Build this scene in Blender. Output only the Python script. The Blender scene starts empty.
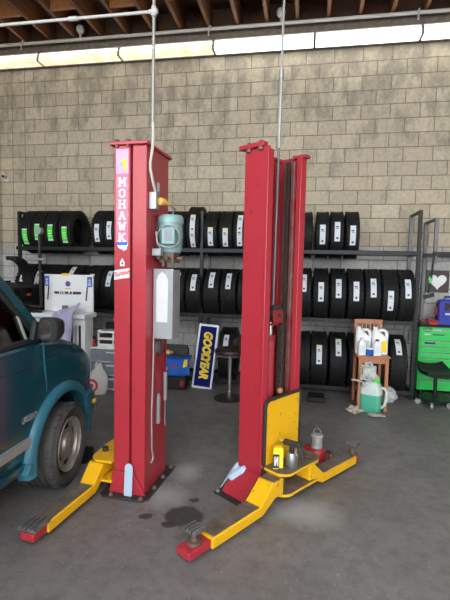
import bpy, bmesh, math, random
from mathutils import Vector, Matrix, noise
random.seed(7)
PI = math.pi
S = bpy.context.scene
COL = S.collection
R = math.radians

# ------------------------------------------------------------------ materials
def nodes(m):
    m.use_nodes = True
    nt = m.node_tree
    return nt, nt.nodes, nt.links, nt.nodes['Principled BSDF']

def mat(name, col, rough=0.5, metal=0.0, vary=0.0, scale=8.0, col2=None, bump=0.0, bscale=60.0,
        patch=None, coat=0.0, emit=None, estr=0.0, spec=None):
    """plain procedural surface; vary mixes col2 in by noise, patch=(colour, threshold, scale, softness) adds worn spots"""
    m = bpy.data.materials.new(name)
    nt, N, L, b = nodes(m)
    b.inputs['Roughness'].default_value = rough
    b.inputs['Metallic'].default_value = metal
    b.inputs['Base Color'].default_value = (*col, 1)
    if coat: b.inputs['Coat Weight'].default_value = coat; b.inputs['Coat Roughness'].default_value = .12
    if spec is not None: b.inputs['Specular IOR Level'].default_value = spec
    if emit:
        b.inputs['Emission Color'].default_value = (*emit, 1); b.inputs['Emission Strength'].default_value = estr
    tc = N.new('ShaderNodeTexCoord')
    last = None
    if vary > 0:
        nz = N.new('ShaderNodeTexNoise'); nz.inputs['Scale'].default_value = scale; nz.inputs['Detail'].default_value = 5
        L.new(tc.outputs['Object'], nz.inputs['Vector'])
        mr = N.new('ShaderNodeMapRange'); mr.inputs[1].default_value = .35; mr.inputs[2].default_value = .68
        mr.inputs[3].default_value = 0; mr.inputs[4].default_value = vary
        L.new(nz.outputs[0], mr.inputs[0])
        mx = N.new('ShaderNodeMix'); mx.data_type = 'RGBA'
        mx.inputs[6].default_value = (*col, 1); c2 = col2 or tuple(c * .5 for c in col)
        mx.inputs[7].default_value = (*c2, 1)
        L.new(mr.outputs[0], mx.inputs[0]); last = mx.outputs[2]
    for pt in ([patch] if patch and not isinstance(patch, list) else (patch or [])):
        pc, th, sc, soft = pt
        nz = N.new('ShaderNodeTexNoise'); nz.inputs['Scale'].default_value = sc; nz.inputs['Detail'].default_value = 6
        nz.inputs['Roughness'].default_value = .65
        L.new(tc.outputs['Object'], nz.inputs['Vector'])
        mr = N.new('ShaderNodeMapRange'); mr.inputs[1].default_value = th; mr.inputs[2].default_value = th + soft
        L.new(nz.outputs[0], mr.inputs[0])
        mx = N.new('ShaderNodeMix'); mx.data_type = 'RGBA'
        if last is not None: L.new(last, mx.inputs[6])
        else: mx.inputs[6].default_value = (*col, 1)
        mx.inputs[7].default_value = (*pc, 1)
        L.new(mr.outputs[0], mx.inputs[0]); last = mx.outputs[2]
    if last is not None: L.new(last, b.inputs['Base Color'])
    if bump > 0:
        nz = N.new('ShaderNodeTexNoise'); nz.inputs['Scale'].default_value = bscale; nz.inputs['Detail'].default_value = 4
        L.new(tc.outputs['Object'], nz.inputs['Vector'])
        bp = N.new('ShaderNodeBump'); bp.inputs['Strength'].default_value = bump; bp.inputs['Distance'].default_value = .01
        L.new(nz.outputs[0], bp.inputs['Height']); L.new(bp.outputs[0], b.inputs['Normal'])
    return m

def glass_mat(name, tint, amount=.85):
    m = bpy.data.materials.new(name); m.use_nodes = True
    nt = m.node_tree; N, L = nt.nodes, nt.links
    N.clear()
    o = N.new('ShaderNodeOutputMaterial'); t = N.new('ShaderNodeBsdfTransparent'); g = N.new('ShaderNodeBsdfGlossy')
    t.inputs[0].default_value = (*tint, 1); g.inputs['Roughness'].default_value = .03
    fr = N.new('ShaderNodeFresnel'); fr.inputs[0].default_value = 1.28
    mx = N.new('ShaderNodeMixShader')
    L.new(fr.outputs[0], mx.inputs[0]); L.new(t.outputs[0], mx.inputs[1]); L.new(g.outputs[0], mx.inputs[2])
    L.new(mx.outputs[0], o.inputs[0])
    return m

M = {}
red = (.42, .028, .043)
M['red'] = mat('red_paint', red, .38, 0, .45, 3.0, (.35, .022, .034), patch=[((.10, .03, .03), .66, 9, .06), ((.52, .09, .11), .64, 4, .1)], coat=.15)
M['red_dull'] = mat('red_paint_greasy', (.30, .016, .022), .5, 0, .7, 5, (.16, .014, .016), patch=((.05, .03, .03), .60, 8, .12))
M['yellow'] = mat('yellow_paint', (.86, .47, .006), .42, 0, .35, 7, (.74, .37, .006), patch=[((.10, .07, .045), .64, 24, .03), ((.42, .24, .03), .63, 5, .12)], coat=.1)
M['treadplate'] = mat('worn_arm_top', (.19, .155, .125), .6, .2, .8, 13, (.085, .07, .06), patch=((.45, .27, .03), .66, 10, .05))
M['steel'] = mat('bare_steel', (.36, .36, .37), .38, .8, .5, 14, (.2, .19, .18))
M['dark_steel'] = mat('greasy_dark_steel', (.05, .047, .045), .5, .5, .5, 12, (.09, .06, .05))
M['rust'] = mat('rusty_steel', (.20, .14, .11), .65, .4, .7, 14, (.10, .065, .05))
M['rail_red'] = mat('rubbed_red_rail', (.24, .03, .03), .42, .3, .8, 9, (.20, .15, .13))
M['chain'] = mat('leaf_chain', (.13, .11, .095), .5, .6, .6, 60, (.05, .04, .035))
M['chrome'] = mat('chrome', (.75, .75, .76), .12, 1)
M['rubber'] = mat('tyre_rubber', (.009, .009, .010), .62, 0, .4, 14, (.017, .017, .018), bump=.15, bscale=90, spec=.3)
M['rubber_used'] = mat('dusty_tyre_rubber', (.045, .044, .044), .75, 0, .6, 16, (.085, .08, .076), bump=.2, bscale=80)
M['black'] = mat('black_plastic', (.010, .010, .011), .45, 0, .4, 10, (.02, .02, .02), spec=.35)
M['black_rough'] = mat('black_rubber_edge', (.02, .02, .021), .7)
M['rackblack'] = mat('black_rack_paint', (.012, .013, .016), .42, .1, .5, 7, (.028, .028, .032), spec=.35)
M['galv'] = mat('galvanised_steel', (.36, .37, .38), .4, .5, .4, 12, (.26, .27, .28))
M['greytube'] = mat('grey_painted_tube', (.17, .175, .18), .45, .3, .5, 9, (.11, .11, .115))
M['canister'] = mat('bright_canister', (.62, .63, .64), .3, .5, .3, 9, (.5, .5, .5))
M['conduit'] = mat('conduit_grey', (.36, .36, .35), .45, .3, .3, 9, (.28, .28, .27))
M['offwhite'] = mat('off_white_enamel', (.50, .49, .46), .5, 0, .3, 4, (.40, .39, .36))
M['white'] = mat('white_enamel', (.88, .90, .91), .4, 0, .2, 5, (.80, .82, .83))
M['whiteplastic'] = mat('white_plastic', (.86, .87, .88), .35, 0, .15, 6, (.68, .68, .68))
M['paper'] = mat('white_paper', (.62, .645, .67), .75, 0, .3, 20, (.50, .53, .57))
M['sticker'] = mat('tyre_sticker_white', (.74, .79, .85), .6, 0, .15, 30, (.66, .70, .76))
M['stickergreen'] = mat('tyre_sticker_green', (.10, .78, .06), .55)
M['stickeryellow'] = mat('tyre_sticker_yellow', (.74, .73, .42), .6)
M['ink'] = mat('black_ink', (.02, .02, .03), .6)
M['inkblue'] = mat('blue_ink', (.03, .14, .55), .6)
M['inkred'] = mat('red_ink', (.62, .03, .04), .6)
M['teal_motor'] = mat('pale_teal_enamel', (.23, .38, .38), .4, .1, .35, 9, (.22, .36, .37))
M['greybox'] = mat('grey_cabinet_enamel', (.33, .35, .37), .45, .2, .4, 7, (.25, .265, .28))
M['copper_yellow'] = mat('yellow_plug', (.72, .45, .10), .45)
M['lilac'] = mat('lilac_decal', (.53, .34, .68), .5, 0, .5, 9, (.62, .38, .55))
M['pinkdecal'] = mat('worn_pink_decal', (.62, .20, .31), .5, 0, .6, 22, (.52, .10, .16))
M['decalwhite'] = mat('decal_white', (.84, .80, .82), .5, 0, .2, 40, (.74, .62, .66))
M['paleblue'] = mat('pale_blue_plastic', (.42, .55, .70), .5, 0, .3, 10, (.50, .60, .70))
M['teal'] = mat('teal_car_paint', (.005, .072, .105), .22, .2, .25, 2.5, (.006, .055, .085), coat=.7)
M['flare'] = mat('faded_teal_plastic', (.020, .125, .18), .42, 0, .6, 3, (.04, .20, .285))
M['moulding'] = mat('grey_body_moulding', (.28, .29, .28), .5, 0, .3, 8, (.2, .21, .21))
M['trimblack'] = mat('black_window_trim', (.018, .02, .022), .5)
M['rim'] = mat('tan_silver_wheel', (.40, .37, .33), .4, .55, .5, 12, (.24, .21, .18))
M['rimdark'] = mat('brake_dark', (.03, .027, .025), .7)
M['carglass'] = glass_mat('car_glass', (.78, .88, .80))
M['mirrorglass'] = mat('mirror_glass', (.8, .85, .9), .03, 1)
M['amber'] = mat('amber_lens', (.85, .42, .02), .25, coat=.5)
M['seatcloth'] = mat('grey_seat_cloth', (.50, .54, .50), .9, 0, .5, 12, (.62, .64, .58))
M['wood'] = mat('reddish_chair_wood', (.48, .19, .085), .42, 0, .5, 9, (.36, .13, .055), coat=.2)
M['greencab'] = mat('green_tool_chest', (.018, .60, .10), .35, 0, .2, 6, (.014, .50, .08), coat=.3)
M['bluecase'] = mat('blue_plastic_case', (.015, .035, .36), .4, 0, .2, 6, (.012, .025, .26))
M['redcase'] = mat('red_plastic', (.36, .018, .018), .4, 0, .2, 6, (.38, .02, .02))
M['signblue'] = mat('sign_blue', (.006, .007, .12), .75, spec=.15)
M['signyellow'] = mat('sign_yellow', (.92, .68, .02), .6)
M['signedge'] = mat('sign_aluminium', (.56, .60, .66), .4, .3)
M['bluecloth'] = mat('blue_towel', (.02, .13, .55), .9, 0, .35, 12, (.015, .09, .42), bump=.3, bscale=120)
M['lilaccloth'] = mat('lilac_towel', (.55, .54, .76), .9, 0, .35, 12, (.63, .62, .80), bump=.3, bscale=120)
M['brownseat'] = mat('dark_brown_vinyl', (.035, .020, .018), .4, 0, .3, 8, (.05, .03, .025))
M['greenfluid'] = mat('green_coolant', (.10, .50, .33), .25, 0, .3, 9, (.08, .40, .27), coat=.4)
M['clearplastic'] = mat('cloudy_clear_plastic', (.62, .70, .67), .3, 0, .3, 14, (.50, .60, .56))
M['bag'] = mat('crumpled_plastic_bag', (.62, .64, .62), .35, 0, .6, 18, (.38, .41, .40), bump=.5, bscale=40)
M['greybag'] = mat('dull_pale_plastic', (.45, .45, .43), .5)
M['limelid'] = mat('lime_lid', (.10, .70, .10), .4)
M['greyplastic'] = mat('grey_translucent_drawer', (.20, .23, .27), .35, 0, .5, 7, (.32, .35, .39))
M['canvas'] = mat('white_shopping_bag', (.66, .65, .62), .7, 0, .4, 9, (.52, .50, .47), bump=.3, bscale=25)
M['crumple'] = mat('crumpled_tan_paper', (.52, .45, .36), .85, 0, .5, 14, (.38, .32, .25))
M['headlight'] = mat('headlamp_lens', (.55, .60, .62), .1, .3, coat=.5)
M['lens'] = mat('lamp_lens', (.9, .9, .86), .5, emit=(1.0, .985, .92), estr=1.7)
M['lens_stained'] = mat('stained_lamp_lens', (1.0, .90, .68), .5, vary=.8, scale=5, col2=(.72, .55, .32), emit=(1, .9, .68), estr=.50)
_m = M['lens_stained'].node_tree; _b = _m.nodes['Principled BSDF']; _m.links.new(_b.inputs['Base Color'].links[0].from_socket, _b.inputs['Emission Color'])
M['tube'] = mat('fluorescent_tube', (1, 1, 1), .5, emit=(1.0, .99, .95), estr=4.0)

def block_wall_mat():
    m = bpy.data.materials.new('concrete_block_wall'); nt, N, L, b = nodes(m)
    tc = N.new('ShaderNodeTexCoord'); sp = N.new('ShaderNodeSeparateXYZ'); L.new(tc.outputs['Object'], sp.inputs[0])
    def coords(x_off, z_off):
        ax = N.new('ShaderNodeMath'); ax.operation = 'ADD'; ax.inputs[1].default_value = x_off; L.new(sp.outputs[0], ax.inputs[0])
        az = N.new('ShaderNodeMath'); az.operation = 'ADD'; az.inputs[1].default_value = z_off; L.new(sp.outputs[2], az.inputs[0])
        c = N.new('ShaderNodeCombineXYZ'); L.new(ax.outputs[0], c.inputs[0]); L.new(az.outputs[0], c.inputs[1]); return c
    def brick(w, off, c):
        t = N.new('ShaderNodeTexBrick'); t.offset = off; t.squash = 1; t.offset_frequency = 2
        t.inputs['Scale'].default_value = 1; t.inputs['Mortar Size'].default_value = .0065; t.inputs['Mortar Smooth'].default_value = .35
        t.inputs['Bias'].default_value = 0; t.inputs['Brick Width'].default_value = w; t.inputs['Row Height'].default_value = .1938
        t.inputs['Color1'].default_value = (.560, .485, .365, 1); t.inputs['Color2'].default_value = (.440, .378, .285, 1)
        t.inputs['Mortar'].default_value = (.19, .155, .115, 1)
        L.new(c.outputs[0], t.inputs['Vector']); return t
    c1 = coords(5.0805, -.013 + .1938 * 4)
    b1 = brick(.385, .5, c1)
    c2 = coords(4.893 + .02, -.013 + .1938 * 4); b2 = brick(.2225, 0, c2)
    lt = N.new('ShaderNodeMath'); lt.operation = 'LESS_THAN'; lt.inputs[1].default_value = -4.449; L.new(sp.outputs[0], lt.inputs[0])
    mc = N.new('ShaderNodeMix'); mc.data_type = 'RGBA'; L.new(lt.outputs[0], mc.inputs[0]); L.new(b1.outputs[0], mc.inputs[6]); L.new(b2.outputs[0], mc.inputs[7])
    mf = N.new('ShaderNodeMix'); L.new(lt.outputs[0], mf.inputs[0]); L.new(b1.outputs[1], mf.inputs[2]); L.new(b2.outputs[1], mf.inputs[3])
    # soot and water stains: broad noise that grows towards the top of the wall, with vertical streaks
    mp = N.new('ShaderNodeMapping'); mp.inputs['Scale'].default_value = (1.5, 1, .8); L.new(tc.outputs['Object'], mp.inputs[0])
    n1 = N.new('ShaderNodeTexNoise'); n1.inputs['Scale'].default_value = 3.2; n1.inputs['Detail'].default_value = 7; n1.inputs['Roughness'].default_value = .65
    L.new(mp.outputs[0], n1.inputs['Vector'])
    zr = N.new('ShaderNodeMapRange'); zr.inputs[1].default_value = 2.4; zr.inputs[2].default_value = 4.7; zr.inputs[3].default_value = -.06; zr.inputs[4].default_value = .13
    L.new(sp.outputs[2], zr.inputs[0])
    ad = N.new('ShaderNodeMath'); L.new(n1.outputs[0], ad.inputs[0]); L.new(zr.outputs[0], ad.inputs[1])
    st = N.new('ShaderNodeMapRange'); st.inputs[1].default_value = .52; st.inputs[2].default_value = .68; st.inputs[4].default_value = .55; L.new(ad.outputs[0], st.inputs[0])
    mx = N.new('ShaderNodeMix'); mx.data_type = 'RGBA'; mx.inputs[7].default_value = (.185, .165, .135, 1)
    L.new(st.outputs[0], mx.inputs[0]); L.new(mc.outputs[2], mx.inputs[6])
    # narrow drips of grime running down from the joints
    dm = N.new('ShaderNodeMapping'); dm.inputs['Scale'].default_value = (7.5, 1, .8); L.new(tc.outputs['Object'], dm.inputs[0])
    dn = N.new('ShaderNodeTexNoise'); dn.inputs['Scale'].default_value = 1.1; dn.inputs['Detail'].default_value = 5; L.new(dm.outputs[0], dn.inputs['Vector'])
    dr = N.new('ShaderNodeMapRange'); dr.inputs[1].default_value = .60; dr.inputs[2].default_value = .72; dr.inputs[4].default_value = .55; L.new(dn.outputs[0], dr.inputs[0])
    dx = N.new('ShaderNodeMix'); dx.data_type = 'RGBA'; dx.inputs[7].default_value = (.20, .17, .13, 1); L.new(dr.outputs[0], dx.inputs[0]); L.new(mx.outputs[2], dx.inputs[6])
    mx = dx
    n2 = N.new('ShaderNodeTexNoise'); n2.inputs['Scale'].default_value = 22; n2.inputs['Detail'].default_value = 6; L.new(tc.outputs['Object'], n2.inputs['Vector'])
    m2 = N.new('ShaderNodeMix'); m2.data_type = 'RGBA'; m2.blend_type = 'MULTIPLY'; m2.inputs[0].default_value = .45
    L.new(mx.outputs[2], m2.inputs[6]); L.new(n2.outputs[0], m2.inputs[7])
    hs = N.new('ShaderNodeHueSaturation'); hs.inputs['Value'].default_value = 1.36; L.new(m2.outputs[2], hs.inputs['Color'])
    # the lower courses are tinted grey
    gz = N.new('ShaderNodeMapRange'); gz.inputs[1].default_value = 1.98; gz.inputs[2].default_value = 1.80; gz.inputs[4].default_value = .75; L.new(sp.outputs[2], gz.inputs[0])
    mg = N.new('ShaderNodeMix'); mg.data_type = 'RGBA'; mg.blend_type = 'COLOR'; mg.inputs[7].default_value = (.45, .46, .47, 1)
    L.new(gz.outputs[0], mg.inputs[0]); L.new(hs.outputs[0], mg.inputs[6])
    L.new(mg.outputs[2], b.inputs['Base Color'])
    b.inputs['Roughness'].default_value = .85
    inv = N.new('ShaderNodeMath'); inv.operation = 'MULTIPLY_ADD'; inv.inputs[1].default_value = -1; inv.inputs[2].default_value = 1; L.new(mf.outputs[0], inv.inputs[0])
    mh = N.new('ShaderNodeMath'); mh.operation = 'MULTIPLY_ADD'; mh.inputs[1].default_value = .25; L.new(n2.outputs[0], mh.inputs[0]); L.new(inv.outputs[0], mh.inputs[2])
    bp = N.new('ShaderNodeBump'); bp.inputs['Strength'].default_value = .5; bp.inputs['Distance'].default_value = .006
    L.new(mh.outputs[0], bp.inputs['Height']); L.new(bp.outputs[0], b.inputs['Normal'])
    return m

def floor_mat():
    m = bpy.data.materials.new('worn_concrete_floor'); nt, N, L, b = nodes(m)
    tc = N.new('ShaderNodeTexCoord')
    def noi(sc, det=6, rough=.6, vec=None):
        n = N.new('ShaderNodeTexNoise'); n.inputs['Scale'].default_value = sc; n.inputs['Detail'].default_value = det; n.inputs['Roughness'].default_value = rough
        L.new(vec or tc.outputs['Object'], n.inputs['Vector']); return n
    def rng(src, a, c, lo=0., hi=1.):
        r = N.new('ShaderNodeMapRange'); r.inputs[1].default_value = a; r.inputs[2].default_value = c; r.inputs[3].default_value = lo; r.inputs[4].default_value = hi
        L.new(src, r.inputs[0]); return r.outputs[0]
    def mix(f, a, c):
        x = N.new('ShaderNodeMix'); x.data_type = 'RGBA'
        if isinstance(f, float): x.inputs[0].default_value = f
        else: L.new(f, x.inputs[0])
        for i, v in ((6, a), (7, c)):
            if isinstance(v, tuple): x.inputs[i].default_value = (*v, 1)
            else: L.new(v, x.inputs[i])
        return x.outputs[2]
    c = mix(rng(noi(.9).outputs[0], .35, .68), (.205, .198, .197), (.145, .136, .130))
    c = mix(rng(noi(11, 9, .75).outputs[0], .46, .72, 0, .7), c, (.080, .070, .062))
    c = mix(rng(noi(38, 3).outputs[0], .63, .72, 0, .7), c, (.32, .32, .32))
    # pale dusty zones
    c = mix(rng(noi(2.3, 8, .7).outputs[0], .56, .74, 0, .5), c, (.30, .30, .305))
    # one dark oil spot and two small ones beside it
    def spot(px, py, rx, ry, top=.85):
        mp = N.new('ShaderNodeMapping'); mp.vector_type = 'POINT'
        mp.inputs['Location'].default_value = (-px / rx, -py / ry, 0); mp.inputs['Scale'].default_value = (1 / rx, 1 / ry, 1)
        ns = noi(9, 3); 
        va = N.new('ShaderNodeVectorMath'); va.operation = 'MULTIPLY_ADD'; va.inputs[1].default_value = (.10, .10, 0)
        L.new(ns.outputs[1], va.inputs[0]); L.new(tc.outputs['Object'], va.inputs[2])
        L.new(va.outputs[0], mp.inputs[0])
        sp = N.new('ShaderNodeSeparateXYZ'); L.new(mp.outputs[0], sp.inputs[0])
        cb = N.new('ShaderNodeCombineXYZ'); L.new(sp.outputs[0], cb.inputs[0]); L.new(sp.outputs[1], cb.inputs[1])
        ln = N.new('ShaderNodeVectorMath'); ln.operation = 'LENGTH'; L.new(cb.outputs[0], ln.inputs[0])
        return rng(ln.outputs['Value'], 1.05, .8 if top > .7 else .2, 0, top)
    for s in PALE: c = mix(spot(*s, .6), c, (.42, .42, .42))
    for s in SPOTS: c = mix(spot(*s), c, (.028, .029, .026))
    L.new(c, b.inputs['Base Color'])
    L.new(rng(noi(3.5).outputs[0], .3, .7, .38, .62), b.inputs['Roughness'])
    bp = N.new('ShaderNodeBump'); bp.inputs['Strength'].default_value = .12; bp.inputs['Distance'].default_value = .01
    L.new(noi(45, 5).outputs[0], bp.inputs['Height']); L.new(bp.outputs[0], b.inputs['Normal'])
    return m
PALE = [(-.86, 2.86, .20, .20), (.10, 2.86, .30, .22), (-.80, 3.25, .14, .2)]
SPOTS = [(-.66, 2.645, .13, .125), (-.735, 2.53, .05, .04), (-.90, 2.60, .04, .03), (-.64, 2.84, .03, .03)]

def timber_mat(name, a, c):
    m = bpy.data.materials.new(name); nt, N, L, b = nodes(m)
    tc = N.new('ShaderNodeTexCoord'); mp = N.new('ShaderNodeMapping'); mp.inputs['Scale'].default_value = (14, 1.2, 14)
    L.new(tc.outputs['Object'], mp.inputs[0])
    n = N.new('ShaderNodeTexNoise'); n.inputs['Scale'].default_value = 1.5; n.inputs['Detail'].default_value = 6; L.new(mp.outputs[0], n.inputs['Vector'])
    cr = N.new('ShaderNodeValToRGB'); cr.color_ramp.elements[0].position = .3; cr.color_ramp.elements[0].color = (*a, 1)
    cr.color_ramp.elements[1].position = .7; cr.color_ramp.elements[1].color = (*c, 1)
    L.new(n.outputs[0], cr.inputs[0]); L.new(cr.outputs[0], b.inputs['Base Color']); b.inputs['Roughness'].default_value = .7
    return m
M['joist'] = timber_mat('dark_joist_timber', (.070, .024, .007), (.17, .062, .018))
M['deck'] = timber_mat('dark_deck_timber', (.035, .013, .005), (.085, .032, .011))
M['ledger'] = timber_mat('ledger_timber', (.14, .11, .08), (.22, .18, .14))
M['block'] = timber_mat('orange_lit_blocking_timber', (.24, .085, .02), (.34, .13, .035))  # orange lit look of the blocking is put into its colour
M['wall'] = block_wall_mat(); M['floor'] = floor_mat()

# ------------------------------------------------------------------ mesh builder
class G:
    """collects shapes into one mesh"""
    def __init__(s): s.v = []; s.f = []; s.m = []; s.cur = 0
    def mi(s, i): s.cur = i; return s
    def add(s, vs, fs, T=None):
        o = len(s.v)
        s.v += [tuple(T @ Vector(p)) if T is not None else tuple(p) for p in vs]
        s.f += [tuple(i + o for i in f) for f in fs]; s.m += [s.cur] * len(fs); return s
    def box(s, c, d, rot=None, T=None):
        x, y, z = (k / 2 for k in d)
        vs = [Vector((sx * x, sy * y, sz * z)) for sz in (-1, 1) for sx, sy in ((-1, -1), (1, -1), (1, 1), (-1, 1))]
        if rot is not None:
            rm = rot if isinstance(rot, Matrix) else Matrix.Rotation(rot, 3, 'Z'); vs = [rm @ v for v in vs]
        vs = [v + Vector(c) for v in vs]
        return s.add(vs, [(3, 2, 1, 0), (4, 5, 6, 7), (0, 1, 5, 4), (1, 2, 6, 5), (2, 3, 7, 6), (3, 0, 4, 7)], T)
    def bx(s, x0, x1, y0, y1, z0, z1, T=None): return s.box(((x0 + x1) / 2, (y0 + y1) / 2, (z0 + z1) / 2), (x1 - x0, y1 - y0, z1 - z0), None, T)
    def bar(s, p, q, w, h=None, up=(0, 0, 1)):
        """rectangular bar from p to q"""
        p, q = Vector(p), Vector(q); d = (q - p); ln = d.length; d.normalize()
        u = Vector(up)
        if abs(d.dot(u)) > .98: u = Vector((0, 1, 0))
        sd = d.cross(u).normalized(); uu = sd.cross(d)
        rm = Matrix((d, sd, uu)).transposed()
        return s.box((p + q) / 2, (ln, w, h or w), rm)
    def cyl(s, p, q, r, r2=None, n=16, T=None):
        p, q = Vector(p), Vector(q); d = (q - p).normalized(); r2 = r if r2 is None else r2
        u = d.orthogonal().normalized(); w = d.cross(u)
        vs = []
        for c, rr in ((p, r), (q, r2)):
            for k in range(n):
                a = 2 * PI * k / n; vs.append(c + (u * math.cos(a) + w * math.sin(a)) * rr)
        fs = [(k, (k + 1) % n, n + (k + 1) % n, n + k) for k in range(n)]
        fs += [tuple(range(n - 1, -1, -1)), tuple(range(n, 2 * n))]
        return s.add(vs, fs, T)
    def tube(s, pts, r, n=8, T=None, closed=False):
        pts = [Vector(p) for p in pts]; m = len(pts); vs = []; fs = []
        prev = None
        for i, p in enumerate(pts):
            a = pts[(i - 1) % m] if closed or i > 0 else p; c = pts[(i + 1) % m] if closed or i < m - 1 else p
            d = (c - a).normalized()
            if prev is None: u = d.orthogonal().normalized()
            else: u = (prev - d * prev.dot(d)).normalized()
            prev = u; w = d.cross(u)
            rr = r[i] if isinstance(r, (list, tuple)) else r
            vs += [p + (u * math.cos(2 * PI * k / n) + w * math.sin(2 * PI * k / n)) * rr for k in range(n)]
        for i in range(m if closed else m - 1):
            j = (i + 1) % m
            fs += [(i * n + k, i * n + (k + 1) % n, j * n + (k + 1) % n, j * n + k) for k in range(n)]
        if not closed: fs += [tuple(range(n - 1, -1, -1)), tuple((m - 1) * n + k for k in range(n))]
        return s.add(vs, fs, T)
    def lathe(s, prof, n=32, axis='Z', c=(0, 0, 0), closed=False, T=None, keep=None):
        """prof: list of (radius, height); keep(i, k) -> False leaves a face out"""
        vs = []; fs = []
        for r, h in prof:
            for k in range(n):
                a = 2 * PI * k / n; x, y = r * math.cos(a), r * math.sin(a)
                p = {'Z': (x, y, h), 'X': (h, x, y), 'Y': (y, h, x)}[axis]
                vs.append(Vector(p) + Vector(c))
        m = len(prof)
        for i in range(m if closed else m - 1):
            j = (i + 1) % m
            for k in range(n):
                if keep is None or keep(i, k): fs.append((i * n + k, i * n + (k + 1) % n, j * n + (k + 1) % n, j * n + k))
        if not closed:
            if prof[0][0] > 1e-6 and keep is None: fs.append(tuple(range(n - 1, -1, -1)))
            if prof[-1][0] > 1e-6 and keep is None: fs.append(tuple((m - 1) * n + k for k in range(n)))
        return s.add(vs, fs, T)
    def prism(s, poly, a, b_, plane='XY', T=None):
        """extrude a 2D outline; plane XY -> along z, XZ -> along y, YZ -> along x"""
        n = len(poly)
        def pt(p, h): return {'XY': (p[0], p[1], h), 'XZ': (p[0], h, p[1]), 'YZ': (h, p[0], p[1])}[plane]
        vs = [pt(p, a) for p in poly] + [pt(p, b_) for p in poly]
        fs = [(k, (k + 1) % n, n + (k + 1) % n, n + k) for k in range(n)] + [tuple(range(n - 1, -1, -1)), tuple(range(n, 2 * n))]
        return s.add(vs, fs, T)
    def loft(s, rings, caps=True, T=None, closed=True):
        n = len(rings[0]); vs = [p for r in rings for p in r]; fs = []
        for i in range(len(rings) - 1):
            for k in range(n if closed else n - 1):
                fs.append((i * n + k, i * n + (k + 1) % n, (i + 1) * n + (k + 1) % n, (i + 1) * n + k))
        if caps and closed: fs += [tuple(range(n - 1, -1, -1)), tuple((len(rings) - 1) * n + k for k in range(n))]
        return s.add(vs, fs, T)
    def grid(s, fn, nu, nv, T=None):
        vs = [fn(i / nu, j / nv) for j in range(nv + 1) for i in range(nu + 1)]
        fs = [(j * (nu + 1) + i, j * (nu + 1) + i + 1, (j + 1) * (nu + 1) + i + 1, (j + 1) * (nu + 1) + i) for j in range(nv) for i in range(nu)]
        return s.add(vs, fs, T)
    def build(s, name, mats, parent=None, bevel=0, seg=2, loc=None, world=False, angle=35, thick=0, sub=0, recalc=True):
        if not isinstance(mats, (list, tuple)): mats = [mats]
        vs = s.v
        if world and parent is not None:
            inv = root_matrix(parent).inverted(); vs = [tuple(inv @ Vector(p)) for p in vs]
        me = bpy.data.meshes.new(name); me.from_pydata(vs, [], s.f); me.update()
        for m in mats: me.materials.append(m)
        me.polygons.foreach_set('material_index', s.m)
        me.polygons.foreach_set('use_smooth', [True] * len(me.polygons))
        if recalc:
            bm = bmesh.new(); bm.from_mesh(me); bmesh.ops.recalc_face_normals(bm, faces=bm.faces); bm.to_mesh(me); bm.free()
        me.set_sharp_from_angle(angle=R(angle))
        o = bpy.data.objects.new(name, me); COL.objects.link(o)
        if parent is not None: o.parent = parent
        if loc is not None: o.location = loc
        if thick:
            k = o.modifiers.new('thickness', 'SOLIDIFY'); k.thickness = thick; k.offset = 0
        if bevel:
            k = o.modifiers.new('bevel', 'BEVEL'); k.width = bevel; k.segments = seg; k.limit_method = 'ANGLE'; k.angle_limit = R(40)
        if sub:
            k = o.modifiers.new('smooth', 'SUBSURF'); k.levels = sub; k.render_levels = sub
        return o

def root_matrix(o):
    m = Matrix.Translation(o.location) @ o.rotation_euler.to_matrix().to_4x4()
    return root_matrix(o.parent) @ m if o.parent else m

def tag(o, label, cat, group=None, kind=None):
    o['label'] = label; o['category'] = cat
    if group: o['group'] = group
    if kind: o['kind'] = kind
    return o
def thing(name, label, cat, loc=(0, 0, 0), rz=0, group=None):
    o = bpy.data.objects.new(name, None); COL.objects.link(o); o.empty_display_size = .1
    o.location = loc; o.rotation_euler = (0, 0, rz)
    return tag(o, label, cat, group)
def struct(o): o['kind'] = 'structure'; return o

def text_geo(g, txt, size, org, right, upv, depth=.001, shear=0, bold=0.0, stretch=1.0, align='LEFT'):
    """lay lettering into g on the plane (right, upv) with its lower left corner at org"""
    cu = bpy.data.curves.new('t', 'FONT'); cu.body = txt; cu.size = size; cu.extrude = depth; cu.shear = shear; cu.offset = bold
    cu.align_x = align; cu.resolution_u = 3
    ob = bpy.data.objects.new('t', cu); COL.objects.link(ob)
    bpy.context.view_layer.update()
    me = ob.to_mesh()
    r, u = Vector(right).normalized(), Vector(upv).normalized(); n = r.cross(u)
    vs = [Vector(org) + r * v.co.x * stretch + u * v.co.y + n * v.co.z for v in me.vertices]
    fs = [tuple(p.vertices) for p in me.polygons]
    ob.to_mesh_clear(); bpy.data.objects.remove(ob); bpy.data.curves.remove(cu)
    return g.add(vs, fs)

# ------------------------------------------------------------------ the setting
WY = 6.40; LX = -4.90; RXW = 4.6
g = G(); g.bx(LX - .2, 9, -9, WY + .2, -.1, 0); struct(g.build('floor', M['floor']))
g = G(); g.bx(LX - .2, RXW + .2, WY, WY + .2, -.1, 5.35); struct(g.build('wall_back', M['wall']))
g = G(); g.bx(LX - .2, LX, -1.2, WY, -.1, 5.35); struct(g.build('wall_left', M['wall']))

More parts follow.
